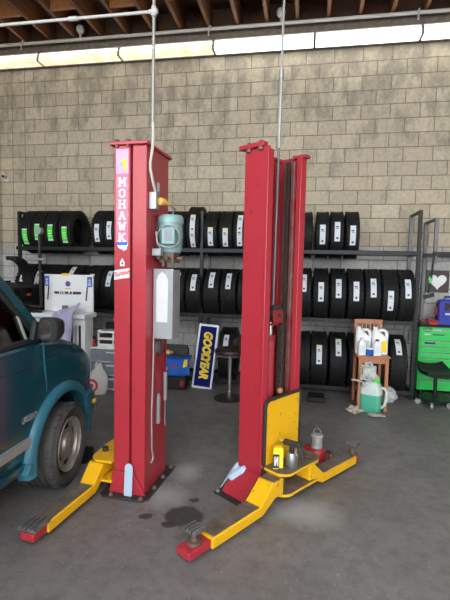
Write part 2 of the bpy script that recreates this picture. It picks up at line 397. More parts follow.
g = G(); g.bx(RXW, RXW + .2, -8, WY, -.1, 5.35); struct(g.build('wall_right_shade', M['wall']))  # unseen wall added to keep sky light off right-facing surfaces
g = G(); g.bx(LX - .2, RXW + .2, -1.2, WY + .2, 5.30, 5.42); ceiling = struct(g.build('ceiling', M['deck']))
first = None
k = 0
x = LX + .18
while x < 4.5:
    if first is None:
        g = G(); g.bx(-.022, .022, -1.15, WY - .05, 4.985, 5.30); o = g.build('joist', M['joist'], ceiling); first = o
    else:
        o = first.copy(); COL.objects.link(o); o.parent = ceiling
    o.location = (x, 0, 0); o['kind'] = 'structure'
    x += .41; k += 1
first = None
for k in range(23):
    if k % 2 == 0: continue
    if first is None:
        g = G(); g.bx(-.18, .18, -.022, .022, 5.0, 5.30); o = g.build('blocking', M['block'], ceiling); first = o
    else:
        o = first.copy(); COL.objects.link(o); o.parent = ceiling
    o.location = (LX + .385 + .41 * k, 5.55 + (.05 if k % 4 == 1 else 0), 0); o['kind'] = 'structure'
g = G(); g.bx(LX, RXW, WY - .09, WY - .001, 4.74, 4.984); struct(g.build('trim_1', M['ledger']))
g = G(); g.bx(LX, RXW, WY - .045, WY - .001, 4.985, 5.30); struct(g.build('trim_shade', M['deck']))  # dark board added to stand in for the shade between the joists

# sprinkler pipe along the head of the wall
t = thing('sprinkler_pipe', 'long white painted pipe running along the top of the block wall', 'pipe', (0, 6.2, 4.95))
g = G(); g.tube([(LX, 0, 0), (4.6, 0, 0)], .024, 12); g.build('pipe', M['offwhite'], t)
for i, hx in enumerate((-3.38, -.43)):
    g = G(); g.cyl((hx, -.03, .0), (hx, -.03, .07), .014); g.lathe([(.0, .065), (.035, .07), (.058, .10), (.06, .14), (.045, .17), (.0, .18)], 20, c=(hx, -.03, 0))
    g.build('sprinkler_head', M['offwhite'], t)
for hx in (-4.32, -1.41, 1.35):
    g = G(); g.tube([(hx, .03, .05), (hx - .01, -.03, .03), (hx - .02, -.05, -.03), (hx - .02, -.05, -.11)], .011, 8); g.build('hook', M['offwhite'], t)

# fluorescent strip lights, end to end
seams = [-5.35 + .55, -4.06, -2.768, -1.36, .03, 1.39, 2.75, 4.1]
fl_lab = ['stained cream fluorescent strip light at the far left end of the row',
          'brown stained fluorescent strip light, second from the left end of the row',
          'fluorescent strip light above the left red lift post, crossed by its conduit',
          'bright white fluorescent strip light above the right red lift post',
          'bright white fluorescent strip light above the right end of the tyre racks',
          'bright white fluorescent strip light at the right edge of the photo']
for i in range(6):
    x0, x1 = seams[i], seams[i + 1]
    if i == 0: x0 = LX + .02
    cx = (x0 + x1) / 2; hw = (x1 - x0) / 2 - .008
    t = thing('strip_light', fl_lab[i], 'light', (cx, 6.2, 4.645), 0, 'fluorescent strip lights along the block wall')
    st = i in (0, 1, 2)
    g = G(); g.prism([(.11, .0), (.11, .15), (-.02, .15), (-.02, .135), (.10, .13), (.10, .0)], -hw, hw, 'YZ'); g.build('housing', M['offwhite'], t)
    g = G(); g.prism([(-.07, .0), (.095, .0), (.095, .075), (-.06, .075)], -hw + .01, hw - .01, 'YZ'); g.build('diffuser', M['lens_stained' if st else 'lens'], t, .006)
    g = G(); g.cyl((-hw + .03, .02, .105), (hw - .03, .02, .105), .016, n=12); g.build('tube', M['tube'], t)
    for e in (-1, 1):
        g = G(); g.prism([(-.072, 0), (.11, 0), (.11, .15), (-.02, .15), (-.065, .078)], e * hw - (.0 if e < 0 else .008), e * hw + (.008 if e < 0 else 0), 'YZ'); g.build('end_cap', M['offwhite'], t)

# conduits dropping to the two lifts
t = thing('conduit', 'thin grey conduit dropping from the roof to the left red lift post', 'conduit', (-1.02, 2.93, 2.12))
g = G(); g.tube([(.012, -.155, 3.16), (.012, -.155, .42)], .010, 10); g.build('riser', M['conduit'], t)
g = G(); g.tube([(.012, -.155, .43), (.014, -.152, .34), (.010, -.155, .25), (-.002, -.160, .16), (-.002, -.156, .12), (.008, -.130, .04), (.013, -.097, -.02)], .010, 10); g.build('flexible_tail', M['offwhite'], t)
g = G(); g.tube([(.012, -.155, 1.115), (-1.6, -.155, 1.115), (-3.5, -.155, 1.115)], .010, 10); g.build('branch', M['offwhite'], t)
g = G(); g.cyl((-.018, -.155, 1.115), (.036, -.155, 1.115), .016); g.cyl((.012, -.155, 1.085), (.012, -.155, 1.145), .016); g.build('elbow', M['offwhite'], t)
g = G(); g.cyl((-.52, -.155, 1.115), (-.58, -.155, 1.115), .015); g.build('coupling', M['offwhite'], t)

# security camera on the wall
t = thing('security_camera', 'small white camera on the block wall at the left edge', 'camera', (-4.80, 6.40, 2.97))
g = G(); g.cyl((0, 0, 0), (0, -.02, 0), .04); g.tube([(0, -.02, 0), (.01, -.06, .0), (.015, -.08, .02)], .012); g.build('bracket', M['whiteplastic'], t)
g = G(); g.cyl((.0, -.05, .035), (.05, -.17, .01), .03); g.build('housing', M['whiteplastic'], t, .006)
g = G(); g.cyl((.05, -.1705, .01), (.054, -.18, .008), .022); g.build('lens', M['black'], t)

# ------------------------------------------------------------------ lift arms (shared by both lifts)
def arm_profile(low, slope, total, z0, z1, h0, h1):
    return [(0, z0), (low + .02, z0), (low + slope + .02, h0), (total, h0), (total, h1), (low + slope, h1), (low, z1), (0, z1)]
def lift_arm(root, outer, deg, w, low, slope, total, pad_h, red_len=.17, z0=.035, z1=.10, h0=.115, h1=.20, extend=.0):
    """outer: world xy of the free end's centre; deg: heading from +y towards +x, from the free end to the pivot"""
    d = Vector((math.sin(R(deg)), math.cos(R(deg)), 0)); n = Vector((d.y, -d.x, 0))
    T = Matrix(((d.x, n.x, 0, outer[0]), (d.y, n.y, 0, outer[1]), (0, 0, 1, 0), (0, 0, 0, 1)))
    # local: u along, v sideways, z up
    g = G(); g.prism(arm_profile(low, slope, total, z0, z1, h0, h1), -w / 2, w / 2, 'XZ', T)
    arm = g.build('swing_arm', M['yellow'], root, .006, world=True)
    g = G(); g.bx(.015, low - .012, -w / 2 + .008, w / 2 - .008, z1, z1 + .005, T); g.build('tread_plate', M['treadplate'], arm, .002, world=True)
    g = G(); g.bx(low + slope + .01, total - .02, -w / 2 + .008, w / 2 - .008, h1, h1 + .004, T); g.build('step_plate', M['treadplate'], arm, .002, world=True)
    g = G(); g.bx(-red_len, .06, -w * .40, w * .40, z0 + .006, z1 - .012, T); g.build('extension', M['red'], arm, .004, world=True)
    u = -red_len * .5
    if pad_h > .03:
        g = G(); g.cyl((u, 0, z1 - .014), (u, 0, z1 - .012 + pad_h), .019, n=14, T=T); g.cyl((u, 0, z1 - .012), (u, 0, z1 + .006), .042, n=18, T=T)
        g.build('pad_screw', M['rust'], arm, world=True)
    zt = z1 - .013 + pad_h
    pw = .062 if pad_h < .03 else .046
    g = G(); g.bx(u - pw, u + pw, -pw, pw, zt, zt + .012, T)
    for q in range(4):
        v = (-.75 + q * .5) * pw
        g.bx(u - pw, u + pw, v - .15 * pw, v + .15 * pw, zt + .012, zt + .024, T)
    g.build('lift_pad', M['steel'], arm, .002, world=True)
    return arm

def bolts(root, spots, z):
    for x, y in spots:
        g = G(); g.cyl((x, y, z), (x, y, z + .006), .017, n=18); g.cyl((x, y, z + .006), (x, y, z + .014), .012, n=6); g.cyl((x, y, z + .014), (x, y, z + .020), .0065, n=10)
        g.build('anchor_bolt', M['steel'], root)

# ------------------------------------------------------------------ left lift
LP = thing('lift_post', 'red two-post car lift post with a white lettered decal, motor and grey cabinet', 'car lift', (-1.185, 2.975, 0), R(-3), 'red car lift posts')
PH = 2.40
g = G()
prof = [(-.08, -.205), (.035, -.205), (.035, -.165), (.05, -.165), (.05, -.20), (.15, -.20), (.15, .20), (-.08, .20), (-.08, .185), (.135, .185), (.135, -.15), (-.08, -.15)]
g.prism(prof, .012, PH)
g.build('post_body', M['red'], LP, .003)
g = G(); g.bx(-.11, .165, -.225, .235, PH, PH + .022); g.build('cap_plate', M['red'], LP, .004)
for x in (-.06, .02):
    g = G(); g.cyl((x, -.21, PH - .012), (x, -.21, PH + .03), .012, n=10); g.cyl((x, -.21, PH + .022), (x, -.21, PH + .036), .018, n=6); g.build('cap_bolt', M['rust'], LP)
g = G(); g.prism([(-.16, -.25), (-.12, -.285), (.16, -.285), (.20, -.24), (.205, .27), (-.16, .27)], 0, .014); g.build('base_plate', M['dark_steel'], LP, .002)
g = G(); g.prism([(-.105, .014), (.04, .014), (.04, .17), (-.08, .17)], -.228, -.2052, 'XZ'); g.build('front_skirt', M['red'], LP, .003)
g = G(); g.prism([(.045, .014), (.165, .014), (.045, .215)], -.222, -.2055, 'XZ'); g.build('gusset', M['red'], LP, .003)
bolts(LP, [(-.07, -.262), (.15, -.265), (.182, -.1), (.182, .07), (.182, .24)], .014)
# decal with the name down the front
g = G(); g.prism([(-.066, 1.76), (.024, 1.76), (.024, 2.375), (-.066, 2.375)], -.2075, -.2052, 'XZ'); decal = g.build('name_decal', M['pinkdecal'], LP)
g = G(); g.prism([(-.066, 2.215), (.024, 2.215), (.024, 2.375), (-.066, 2.375)], -.2085, -.2076, 'XZ'); g.build('decal_header', M['lilac'], decal)['label'] = 'lilac top of the decal'
g = G()
g.mi(0).prism([(-.045, 2.285), (-.025, 2.30), (-.008, 2.315), (.006, 2.31), (.012, 2.27), (.002, 2.215), (-.006, 2.245), (-.012, 2.285)], -.2098, -.2086, 'XZ')
g.mi(1).prism([(-.046, 2.285), (-.03, 2.268), (-.016, 2.262), (-.018, 2.285), (-.026, 2.292)], -.2098, -.2086, 'XZ')
g.build('hawk_emblem', [M['signyellow'], M['teal_motor']], decal)
def slab(ch):
    """block letters with slab serifs in a unit box: list of thick strokes"""
    T_ = {'M': [((.14, 0), (.14, 1)), ((.86, 0), (.86, 1)), ((.14, 1), (.5, .35)), ((.5, .35), (.86, 1))],
          'O': [((.3, .04), (.7, .04)), ((.3, .96), (.7, .96)), ((.14, .25), (.14, .75)), ((.86, .25), (.86, .75)), ((.14, .25), (.3, .04)), ((.86, .25), (.7, .04)), ((.14, .75), (.3, .96)), ((.86, .75), (.7, .96))],
          'H': [((.16, 0), (.16, 1)), ((.84, 0), (.84, 1)), ((.16, .5), (.84, .5))],
          'A': [((.14, 0), (.46, 1)), ((.86, 0), (.54, 1)), ((.28, .35), (.72, .35))],
          'W': [((.08, 1), (.27, 0)), ((.5, .8), (.27, 0)), ((.5, .8), (.73, 0)), ((.92, 1), (.73, 0))],
          'K': [((.16, 0), (.16, 1)), ((.84, 1), (.2, .42)), ((.40, .58), (.84, 0))]}
    sf = {'M': [(.14, 0), (.86, 0), (.1, 1), (.9, 1)], 'O': [], 'H': [(.16, 0), (.84, 0), (.16, 1), (.84, 1)], 'A': [(.13, 0), (.87, 0)],
          'W': [(.08, 1), (.92, 1)], 'K': [(.16, 0), (.84, 0), (.16, 1), (.82, 1)]}
    return T_[ch], sf[ch]
zl = 2.160
for ch, yp in zip('MOHAWK', range(6)):
    g = G(); st, sf = slab(ch); w, h = .050, .050; x0 = -.046; z0 = zl - yp * .0735 - h / 2
    for (a, b_) in st:
        g.bar((x0 + a[0] * w, -.2092, z0 + a[1] * h), (x0 + b_[0] * w, -.2092, z0 + b_[1] * h), .0014, .013, up=(0, 0, 1) if abs(a[0] - b_[0]) > 1e-3 else (1, 0, 0)) if False else None
        p, q = Vector((x0 + a[0] * w, 0, z0 + a[1] * h)), Vector((x0 + b_[0] * w, 0, z0 + b_[1] * h))
        d = (q - p).normalized(); n = Vector((-d.z, 0, d.x)) * .0058
        p -= d * .002; q += d * .002
        g.prism([((p + n).x, (p + n).z), ((q + n).x, (q + n).z), ((q - n).x, (q - n).z), ((p - n).x, (p - n).z)], -.2098, -.2084, 'XZ')
    for (a, b_) in sf:
        cx_, cz_ = x0 + a * w, z0 + b_ * h; g.prism([(cx_ - .011, cz_ - .005), (cx_ + .011, cz_ - .005), (cx_ + .011, cz_ + .005), (cx_ - .011, cz_ + .005)], -.2099, -.2084, 'XZ')
    g.build('letter', M['decalwhite'], decal)
# flag map sticker, small triangle mark, tilted brand sticker
g = G()
us = [(-.055, 1.715), (.018, 1.72), (.022, 1.695), (.012, 1.685), (.014, 1.665), (.004, 1.668), (-.008, 1.655), (-.018, 1.666), (-.04, 1.672), (-.056, 1.69)]
us2 = [(x_, z_ + .055) for x_, z_ in us]
g.mi(0).prism([(x_, z_ - .01) for x_, z_ in us2], -.2082, -.2052, 'XZ')
g.mi(1).prism([(-.056, 1.738), (.016, 1.741), (.02, 1.763), (-.055, 1.761)], -.209, -.2083, 'XZ')
g.build('map_sticker', [M['decalwhite'], M['inkblue']], LP)
g = G(); g.mi(0).prism([(-.036, 1.60), (-.004, 1.60), (-.004, 1.625), (-.02, 1.655), (-.036, 1.625)], -.2072, -.2052, 'XZ')
g.mi(1).prism([(-.029, 1.61), (-.011, 1.61), (-.02, 1.635)], -.2078, -.2073, 'XZ'); g.build('warning_sticker', [M['decalwhite'], M['ink']], LP)
g = G(); g.prism([(-.079, 1.505), (.0345, 1.523), (.0345, 1.588), (-.079, 1.570)], -.2078, -.2052, 'XZ'); bs = g.build('brand_sticker', M['paper'], LP)
g = G(); text_geo(g, 'Summit', .042, (-.076, -.2083, 1.527), (1, 0, .2), (-.2, 0, 1), .0004, .25, .0012, .92); g.build('lettering', M['inkred'], bs)
# right side: junction box, yellow plug, sticker
g = G(); g.bx(.1502, .205, -.165, -.115, 1.985, 2.10); g.build('junction_box', M['galv'], LP, .004)
g = G(); g.cyl((.218, -.14, 2.04), (.238, -.105, 2.04), .027, .024, 18); g.cyl((.238, -.105, 2.04), (.255, -.05, 2.03), .017, .012, 14); g.build('power_plug', M['copper_yellow'], LP, .003)
g = G(); g.bx(.1502, .1512, -.02, .025, 2.05, 2.19); sk = g.build('side_sticker', M['paper'], LP)
g = G(); g.bx(.1513, .1516, -.012, .018, 2.075, 2.13); g.build('sticker_print', M['inkblue'], sk)
g = G(); g.tube([(.255, -.05, 2.03), (.265, .03, 2.01), (.20, .10, 1.93), (.205, .10, 1.86), (.215, .05, 1.78), (.225, -.02, 1.73), (.215, -.09, 1.72), (.20, -.13, 1.76), (.19, -.13, 1.84)], .006, 8); g.build('power_cord', M['greybox'], LP)
# hydraulic power unit
mx, my = .243, .01
g = G(); g.lathe([(.0, 1.70), (.07, 1.70), (.084, 1.72), (.084, 1.80), (.087, 1.805), (.087, 1.845), (.084, 1.85), (.084, 1.905), (.0, 1.905)], 28, c=(mx, my, 0)); mo = g.build('motor', M['teal_motor'], LP, angle=40)
g = G(); g.lathe([(.0, 1.905), (.091, 1.905), (.091, 1.945), (.08, 1.962), (.0, 1.966)], 28, c=(mx, my, 0)); g.build('fan_cover', M['teal_motor'], mo)
g = G(); g.bx(mx - .02, mx + .075, my - .125, my - .06, 1.755, 1.865); g.build('terminal_box', M['teal_motor'], mo, .006)
g = G(); g.bx(mx + .0, mx + .06, my - .1275, my - .1255, 1.775, 1.855); g.build('rating_plate', M['greyplastic'], mo)
g = G(); g.tube([(mx + .085 * math.cos(a) + .02, my - .10 - .02 * math.sin(a * 2), 1.81 + .075 * math.sin(a)) for a in [k * 2 * PI / 20 for k in range(20)]], .005, 6, closed=True); g.build('cable_loop', M['greybox'], mo)
g = G(); g.bx(.15, .19, my - .05, my + .06, 1.66, 1.92); g.build('motor_bracket', M['dark_steel'], LP, .003)
g = G()
g.bx(mx - .06, mx + .05, my - .06, my + .06, 1.63, 1.70); g.cyl((mx - .05, my - .06, 1.665), (mx - .05, my - .10, 1.665), .016); g.cyl((mx + .01, my - .06, 1.66), (mx + .01, my - .11, 1.66), .013)
g.cyl((mx + .06, my - .02, 1.66), (mx + .10, my - .02, 1.66), .014); g.cyl((mx - .02, my - .08, 1.655), (mx - .02, my - .08, 1.60), .010); g.cyl((mx + .045, my - .07, 1.69), (mx + .045, my - .07, 1.60), .008)
vb = g.build('valve_block', M['rust'], LP, .003)
g = G(); g.bx(mx - .085, mx - .02, my - .135, my - .09, 1.675, 1.725); g.build('control_switch', M['greybox'], vb, .004)
g = G(); g.bx(.153, .302, -.085, .06, 1.095, 1.58); cab = g.build('control_cabinet', M['greybox'], LP, .005)
g = G(); g.bx(.153, .305, -.089, -.0855, 1.58, 1.586); g.bx(.292, .302, -.092, -.0855, 1.10, 1.58); g.build('cabinet_door_edge', M['galv'], cab)
g = G(); g.prism([(.180, 1.215), (.262, 1.215), (.266, 1.50), (.25, 1.545), (.218, 1.565), (.19, 1.54), (.178, 1.50)], -.0875, -.0857, 'XZ'); g.build('instruction_sheet', M['paper'], cab)
g = G(); g.tube([(.21, -.03, 1.115), (.21, -.03, 1.07)], .016); g.tube([(.21, -.03, 1.07), (.20, -.03, 1.0), (.17, -.02, .96)], .008); g.build('drain_fitting', M['dark_steel'], cab)
g = G(); g.tube([(.163, -.09, 1.115), (.163, -.093, .9), (.161, -.11, .55), (.161, -.10, .30), (.161, -.075, .235), (.161, -.09, .205), (.161, -.115, .21)], .0065, 8); g.build('thin_conduit', M['conduit'], LP)
g = G(); g.cyl((.168, -.005, .46), (.168, -.005, .66), .018, n=14); g.cyl((.168, -.005, .66), (.168, -.005, .68), .012); g.build('lock_cylinder', M['galv'], LP)
g = G(); g.cyl((.172, .12, .60), (.172, .12, .81), .017, n=14); g.cyl((.172, .12, .40), (.172, .12, .60), .006); g.build('lock_cylinder', M['galv'], LP)
g = G(); g.bx(.1502, .153, -.02, .06, .98, 1.06); g.build('small_label', M['greyplastic'], LP)
# carriage inside the post, arm yokes and swing arms (mostly on the van's side)
g = G(); g.bx(-.09, .06, -.16, .16, .06, .75); g.build('carriage', M['red_dull'], LP, .004)
g = G(); g.prism([(-.08, -.24), (-.20, -.24), (-.255, -.19), (-.27, 0), (-.255, .19), (-.20, .24), (-.08, .24)], .222, .24); g.build('yoke_plate', M['yellow'], LP, .003)
g = G(); g.prism([(-.08, -.24), (-.20, -.24), (-.255, -.19), (-.27, 0), (-.255, .19), (-.20, .24), (-.08, .24)], .085, .10); g.build('yoke_plate', M['yellow'], LP, .003)
lift_arm(LP, (-1.475, 2.21), 6.5, .115, .46, .11, .74, .012, .11, h1=.205)
g = G(); g.cyl((-1.40, 2.90, .05), (-1.40, 2.90, .27), .022); g.build('pivot_pin', M['dark_steel'], LP, world=True)
# pale blue plate leaning on the skirt
g = G()
pts = [(-.028, 0), (.028, 0)] + [(.03, .01), (.03, .19)] + [(.03 * math.cos(a), .19 + .03 * math.sin(a) * 1.2) for a in [PI * k / 10 for k in range(1, 10)]] + [(-.03, .19), (-.03, .01)]
g.prism(pts, -.004, .004, 'XZ')
o = g.build('plastic_strip', M['paleblue'], None, .002); o.location = (-1.148, 2.722, .016); o.rotation_euler = (R(-4), 0, R(-3))
tag(o, 'pale blue round-topped strip leaning on the foot of the lettered lift post', 'strip')

# ------------------------------------------------------------------ right lift
TH = R(-36)
RO = Vector((-.23, 3.155, 0))
RP = thing('lift_post', 'open-sided red lift post with a yellow guard panel and two yellow arms', 'car lift', RO, TH, 'red car lift posts')
g = G()
hx, hy = .11, .195
prof = [(hx, -hy), (hx, -hy + .014), (-hx + .014, -hy + .014), (-hx + .014, hy - .014), (hx - .05, hy - .014), (hx - .05, hy - .03), (hx, hy - .03), (hx, hy), (-hx, hy), (-hx, -hy)]
g.prism(prof, .012, 2.42); g.build('post_body', M['red'], RP, .003)
# rolled front lip, rear flange channel, inner guide rails
g = G(); g.bx(hx - .012, hx + .006, -hy - .012, -hy + .045, .03, 2.40); g.build('front_lip', M['red'], RP, .004)
g = G(); g.bx(hx - .03, hx + .012, hy - .05, hy + .014, .03, 2.40); g.bx(hx - .10, hx - .03, hy - .02, hy + .01, .03, 2.40); g.build('rear_flange', M['red'], RP, .004)
g = G(); g.bx(-.015, .02, hy - .075, hy - .03, .05, 2.38); g.build('guide_rail', M['rust'], RP, .003)
g = G(); g.bx(.045, .075, hy - .07, hy - .032, .05, 2.38); g.build('guide_rail', M['rail_red'], RP, .003)
g = G(); g.bx(-.06, -.02, -hy + .015, -hy + .055, .05, 2.38); g.build('guide_rail', M['dark_steel'], RP, .003)
g = G(); g.bx(-hx + .0145, -hx + .03, -.10, -.02, .05, 2.38); g.bx(-hx + .0145, -hx + .025, .05, .10, .05, 2.38); g.build('back_rib', M['red_dull'], RP, .003)
g = G(); g.bx(-hx - .04, hx - .035, -hy - .025, -hy + .03, 2.42, 2.452); g.build('cap_plate', M['red'], RP, .005)
g = G(); g.bx(hx - .08, hx + .03, hy - .04, hy + .03, 2.40, 2.425); g.build('cap_plate', M['red'], RP, .004)
g = G(); g.bx(-hx - .01, -hx + .03, -hy + .02, hy, 2.40, 2.425); g.build('cap_plate', M['red'], RP, .004)
for x in (-.065, .045):
    g = G(); g.cyl((x, -hy - .012, 2.40), (x, -hy - .012, 2.46), .012, n=10); g.cyl((x, -hy - .012, 2.398), (x, -hy - .012, 2.42), .018, n=6); g.build('cap_bolt', M['rust'], RP)
g = G(); g.prism([(-hx - .04, -hy - .20), (hx + .05, -hy - .20), (hx + .05, hy + .08), (-hx - .04, hy + .08)], 0, .014); g.build('base_plate', M['dark_steel'], RP, .002)
g = G(); g.prism([(-hy - .001, .014), (-hy - .16, .014), (-hy - .155, .03), (-hy - .008, .155), (-hy - .001, .155)], -hx, hx - .01, 'YZ'); g.build('front_skirt', M['red'], RP, .003)
bolts(RP, [(-hx - .02, -hy - .18), (hx + .02, -hy - .18), (-hx - .02, hy + .04)], .014)
# hydraulic ram, sheave and lifting chain
g = G(); g.cyl((.03, -.04, .1), (.03, -.04, 1.12), .035, n=22); ram = g.build('hydraulic_ram', M['red'], RP)
g = G(); g.cyl((.03, -.04, 1.12), (.03, -.04, 1.22), .018, n=18); g.build('ram_rod', M['chrome'], ram)
g = G(); g.cyl((.03, -.04, 1.085), (.03, -.04, 1.13), .042, n=22); g.build('ram_collar', M['red_dull'], ram)
g = G(); g.bx(.008, .016, -.07, .03, 1.20, 1.33); g.bx(.078, .086, -.07, .03, 1.215, 1.31); g.bx(.016, .078, -.07, -.0, 1.20, 1.212); g.build('sheave_yoke', M['red_dull'], RP, .003)
g = G(); g.cyl((.025, -.01, 1.275), (.07, -.01, 1.275), .052, n=28); g.cyl((.0, -.01, 1.275), (.095, -.01, 1.275), .016, n=14); g.build('chain_sheave', M['dark_steel'], RP, .004)
g = G()
for k in range(46):
    z = .24 + k * .0225
    e = .006 if k % 2 else 0
    g.bx(.032 - e, .063 + e, .045, .067, z, z + .0195)
for k in range(12):
    a = R(5) + R(170) * k / 11
    g.box((.0475, -.01 + .060 * math.cos(a), 1.275 + .060 * math.sin(a)), (.036 if k % 2 else .046, .012, .02), Matrix.Rotation(a, 3, 'X'))
g.build('lifting_chain', M['chain'], RP)
g = G(); g.bx(.035, .05, .085, .105, .2, 2.37); g.build('lock_rack', M['dark_steel'], RP)
# carriage, guard panel with rubber edge
g = G(); g.bx(-.075, .09, -.15, .15, .06, .62); g.build('carriage', M['red_dull'], RP, .005)
g = G()
px = .135
def pan(m):
    zb, zt0, zt1, y0, y1, r_ = .17 + m, .69 - m, .70 - m, -.185 + m, .195 - m, .05
    pts = [(y0, zb)]
    for k in range(7):
        a = PI - PI / 2 * k / 6; pts.append((y0 + r_ + r_ * math.cos(a), zt0 - r_ + r_ * math.sin(a)))
    for k in range(7):
        a = PI / 2 - PI / 2 * k / 6; pts.append((y1 - .02 + .02 * math.cos(a), zt1 - .02 + .02 * math.sin(a)))
    return pts + [(y1, zb)]
g.prism(pan(0), px - .008, px + .004, 'YZ'); gp = g.build('guard_panel', M['yellow'], RP, .002)
op = pan(-.004)[:]; g = G(); g.tube([(px, p[0], p[1]) for p in op], .0125, 8); g.build('rubber_edge', M['black_rough'], gp)
g = G(); g.lathe([(0, .70), (.02, .702), (.024, .72), (.018, .735), (0, .74)], 16, c=(.08, .03, 0)); g.build('guard_knob', M['wood'], gp)
# yokes
yk = []
for k in range(13):
    a = -PI / 2 + PI * k / 12; yk.append((.27 + .085 * math.cos(a), 0))
def yoke():
    pts = [(.07, -.19), (.20, -.20)]
    pts += [(.245 + .085 * math.sin(a), -.115 - .085 * math.cos(a)) for a in [PI / 2 * k / 6 for k in range(7)]]
    pts += [(.325, -.02), (.325, .08)]
    pts += [(.235 + .09 * math.cos(a), .17 + .09 * math.sin(a)) for a in [PI / 2 * k / 6 for k in range(7)]]
    return pts + [(.07, .26)]
g = G(); g.prism(yoke(), .212, .232); y1 = g.build('yoke_plate', M['yellow'], RP, .004)
g = G(); g.prism(yoke(), .2321, .2345); g.build('tread_plate', M['treadplate'], y1)
g = G(); g.prism(yoke(), .07, .092); y2 = g.build('yoke_plate', M['yellow'], RP, .004)
g = G(); g.prism(yoke(), .0921, .0945); g.build('tread_plate', M['treadplate'], y2)
a1 = lift_arm(RP, (-.505, 2.29), 32, .13, .44, .13, .68, .072, .165, h0=.10, h1=.207)
a2 = lift_arm(RP, (.42, 3.595), 216.5, .12, .46, .12, .64, .085, .06, h0=.10, h1=.207)
for yy in (-.13, .17):
    g = G(); g.cyl((.245, yy, .045), (.245, yy, .225), .024, n=16); g.cyl((.245, yy, .2346), (.245, yy, .246), .026, n=16); g.build('pivot_pin', M['rust'], RP, .002)

# conduit dropping into the right post
t = thing('conduit', 'thin grey conduit bending down from the roof into the open lift post', 'conduit', (-.215, 3.13, 1.2))
pts = [(.62, .36, 3.78), (.62, .36, 2.80), (.58, .33, 2.70), (.25, .14, 2.48), (.12, .06, 2.39), (.05, .02, 2.345), (.02, .0, 2.29), (.014, 0, 2.2), (.012, 0, 1.75)]
g = G(); g.tube(pts, .009, 10); g.build('upper_bend', M['conduit'], t)
g = G(); g.tube([(.012, 0, 1.75), (.008, 0, 1.25)], .0125, 10); g.build('drop', M['conduit'], t)
g = G(); g.tube([(.008, 0, 1.25), (.0, 0, .14)], .0095, 10); g.build('lower_drop', M['greytube'], t)
g = G(); g.cyl((.012, 0, 1.72), (.012, 0, 1.78), .017); g.build('coupling', M['galv'], t)

# things resting on the right lift
t = thing('parts_carton', 'small yellow carton with a black and white label on the lift yoke', 'carton', tuple(root_matrix(RP) @ Vector((.215, -.135, .2346))), TH + R(40))
g = G(); g.prism([(-.035, 0), (.035, 0), (.035, .135), (.026, .15), (-.026, .15), (-.035, .135)], -.026, .026, 'XZ'); bx_ = g.build('carton_body', M['signyellow'], t, .003)
g = G(); g.mi(0).prism([(-.0345, .008), (.008, .008), (.008, .105), (-.0345, .105)], -.0272, -.0262, 'XZ')
g.mi(1).prism([(-.026, .025), (-.017, .025), (-.006, .06), (-.006, .025), (.002, .025), (.002, .09), (-.008, .09), (-.017, .06), (-.017, .09), (-.026, .09)], -.0279, -.0273, 'XZ')
g.build('carton_label', [M['ink'], M['paper']], t)
t = thing('spray_gun', 'dark metal spray gun standing next to the yellow carton', 'spray gun', tuple(root_matrix(RP) @ Vector((.27, -.055, .2346))), TH)
g = G(); g.lathe([(0, 0), (.03, 0), (.033, .01), (.033, .07), (.026, .085), (0, .085)], 18); g.build('cup', M['steel'], t)
g = G(); g.bar((0, 0, .085), (0, .0, .125), .022, .022); g.bar((-.045, -.01, .135), (.05, .01, .135), .026, .028); g.bar((.035, .008, .13), (.06, .02, .06), .02, .024); g.build('gun_body', M['dark_steel'], t, .004)
g = G(); g.cyl((-.045, -.01, .135), (-.075, -.015, .137), .014, .008); g.build('nozzle', M['chrome'], t)
g = G(); g.tube([(.02, .0, .12), (.022, .0, .09), (.032, .004, .07)], .005); g.build('trigger', M['chrome'], t)

t.scale = (1.3, 1.3, 1.25)

# pale blue rag lying over the sloping foot
g = G()
def rag(u, v):
    x_ = -.13 + .12 * u - .02 * v; y_ = -hy - .012 - .125 * v * (1 - .5 * u) + .006 * math.sin(u * 11 + v * 4)
    z_ = .030 + .125 * (1 - (-(y_ + hy) - .008) / .147) + .022 + .008 * math.sin(u * 9 + v * 5)
    if x_ < -hx: z_ -= (-hx - x_) * 1.1
    return (x_, y_, z_)
g.grid(rag, 12, 8)
o = g.build('rag', M['paleblue'], None, thick=.006); o.location = RO; o.rotation_euler = (0, 0, TH)
tag(o, 'pale blue rag on the sloping foot of the open lift post', 'rag')

# bottle pump behind the rear arm
t = thing('vacuum_pump', 'small red pump with a silver canister behind the yellow arm', 'pump', (.15, 3.62, 0), R(-15))
g = G(); g.lathe([(0, 0), (.075, 0), (.08, .012), (.078, .10), (.066, .118), (0, .12)], 26); g.box((-.075, 0, .07), (.05, .06, .10)); g.build('base_housing', M['redcase'], t, .004)
g = G(); g.box((.0, -.078, .05), (.075, .02, .075)); g.build('front_panel', M['greyplastic'], t, .004)
g = G(); g.lathe([(0, .12), (.048, .12), (.048, .135), (.044, .14), (.044, .205), (.05, .21), (.05, .225), (.03, .232), (0, .232)], 24); g.build('canister', M['canister'], t)
g = G(); g.tube([(-.03, 0, .23), (-.03, 0, .26), (-.012, 0, .28), (.012, 0, .28), (.03, 0, .26), (.03, 0, .23)], .006, 8); g.tube([(0, 0, .28), (.0, 0, .30), (-.015, 0, .315), (-.018, 0, .30)], .004, 6); g.build('hanger', M['steel'], t)
g = G(); g.tube([(.075 + .035 * math.cos(a) + .02, -.01 + .02 * math.sin(a), .055 + .042 * math.sin(a)) for a in [2 * PI * k / 16 for k in range(16)]], .013, 8, closed=True); g.build('hose_coil', M['black'], t)
g = G(); g.tube([(.12, -.02, .09), (.14, -.03, .06), (.145, -.03, .02)], .014, 8); g.build('red_handle', M['redcase'], t)
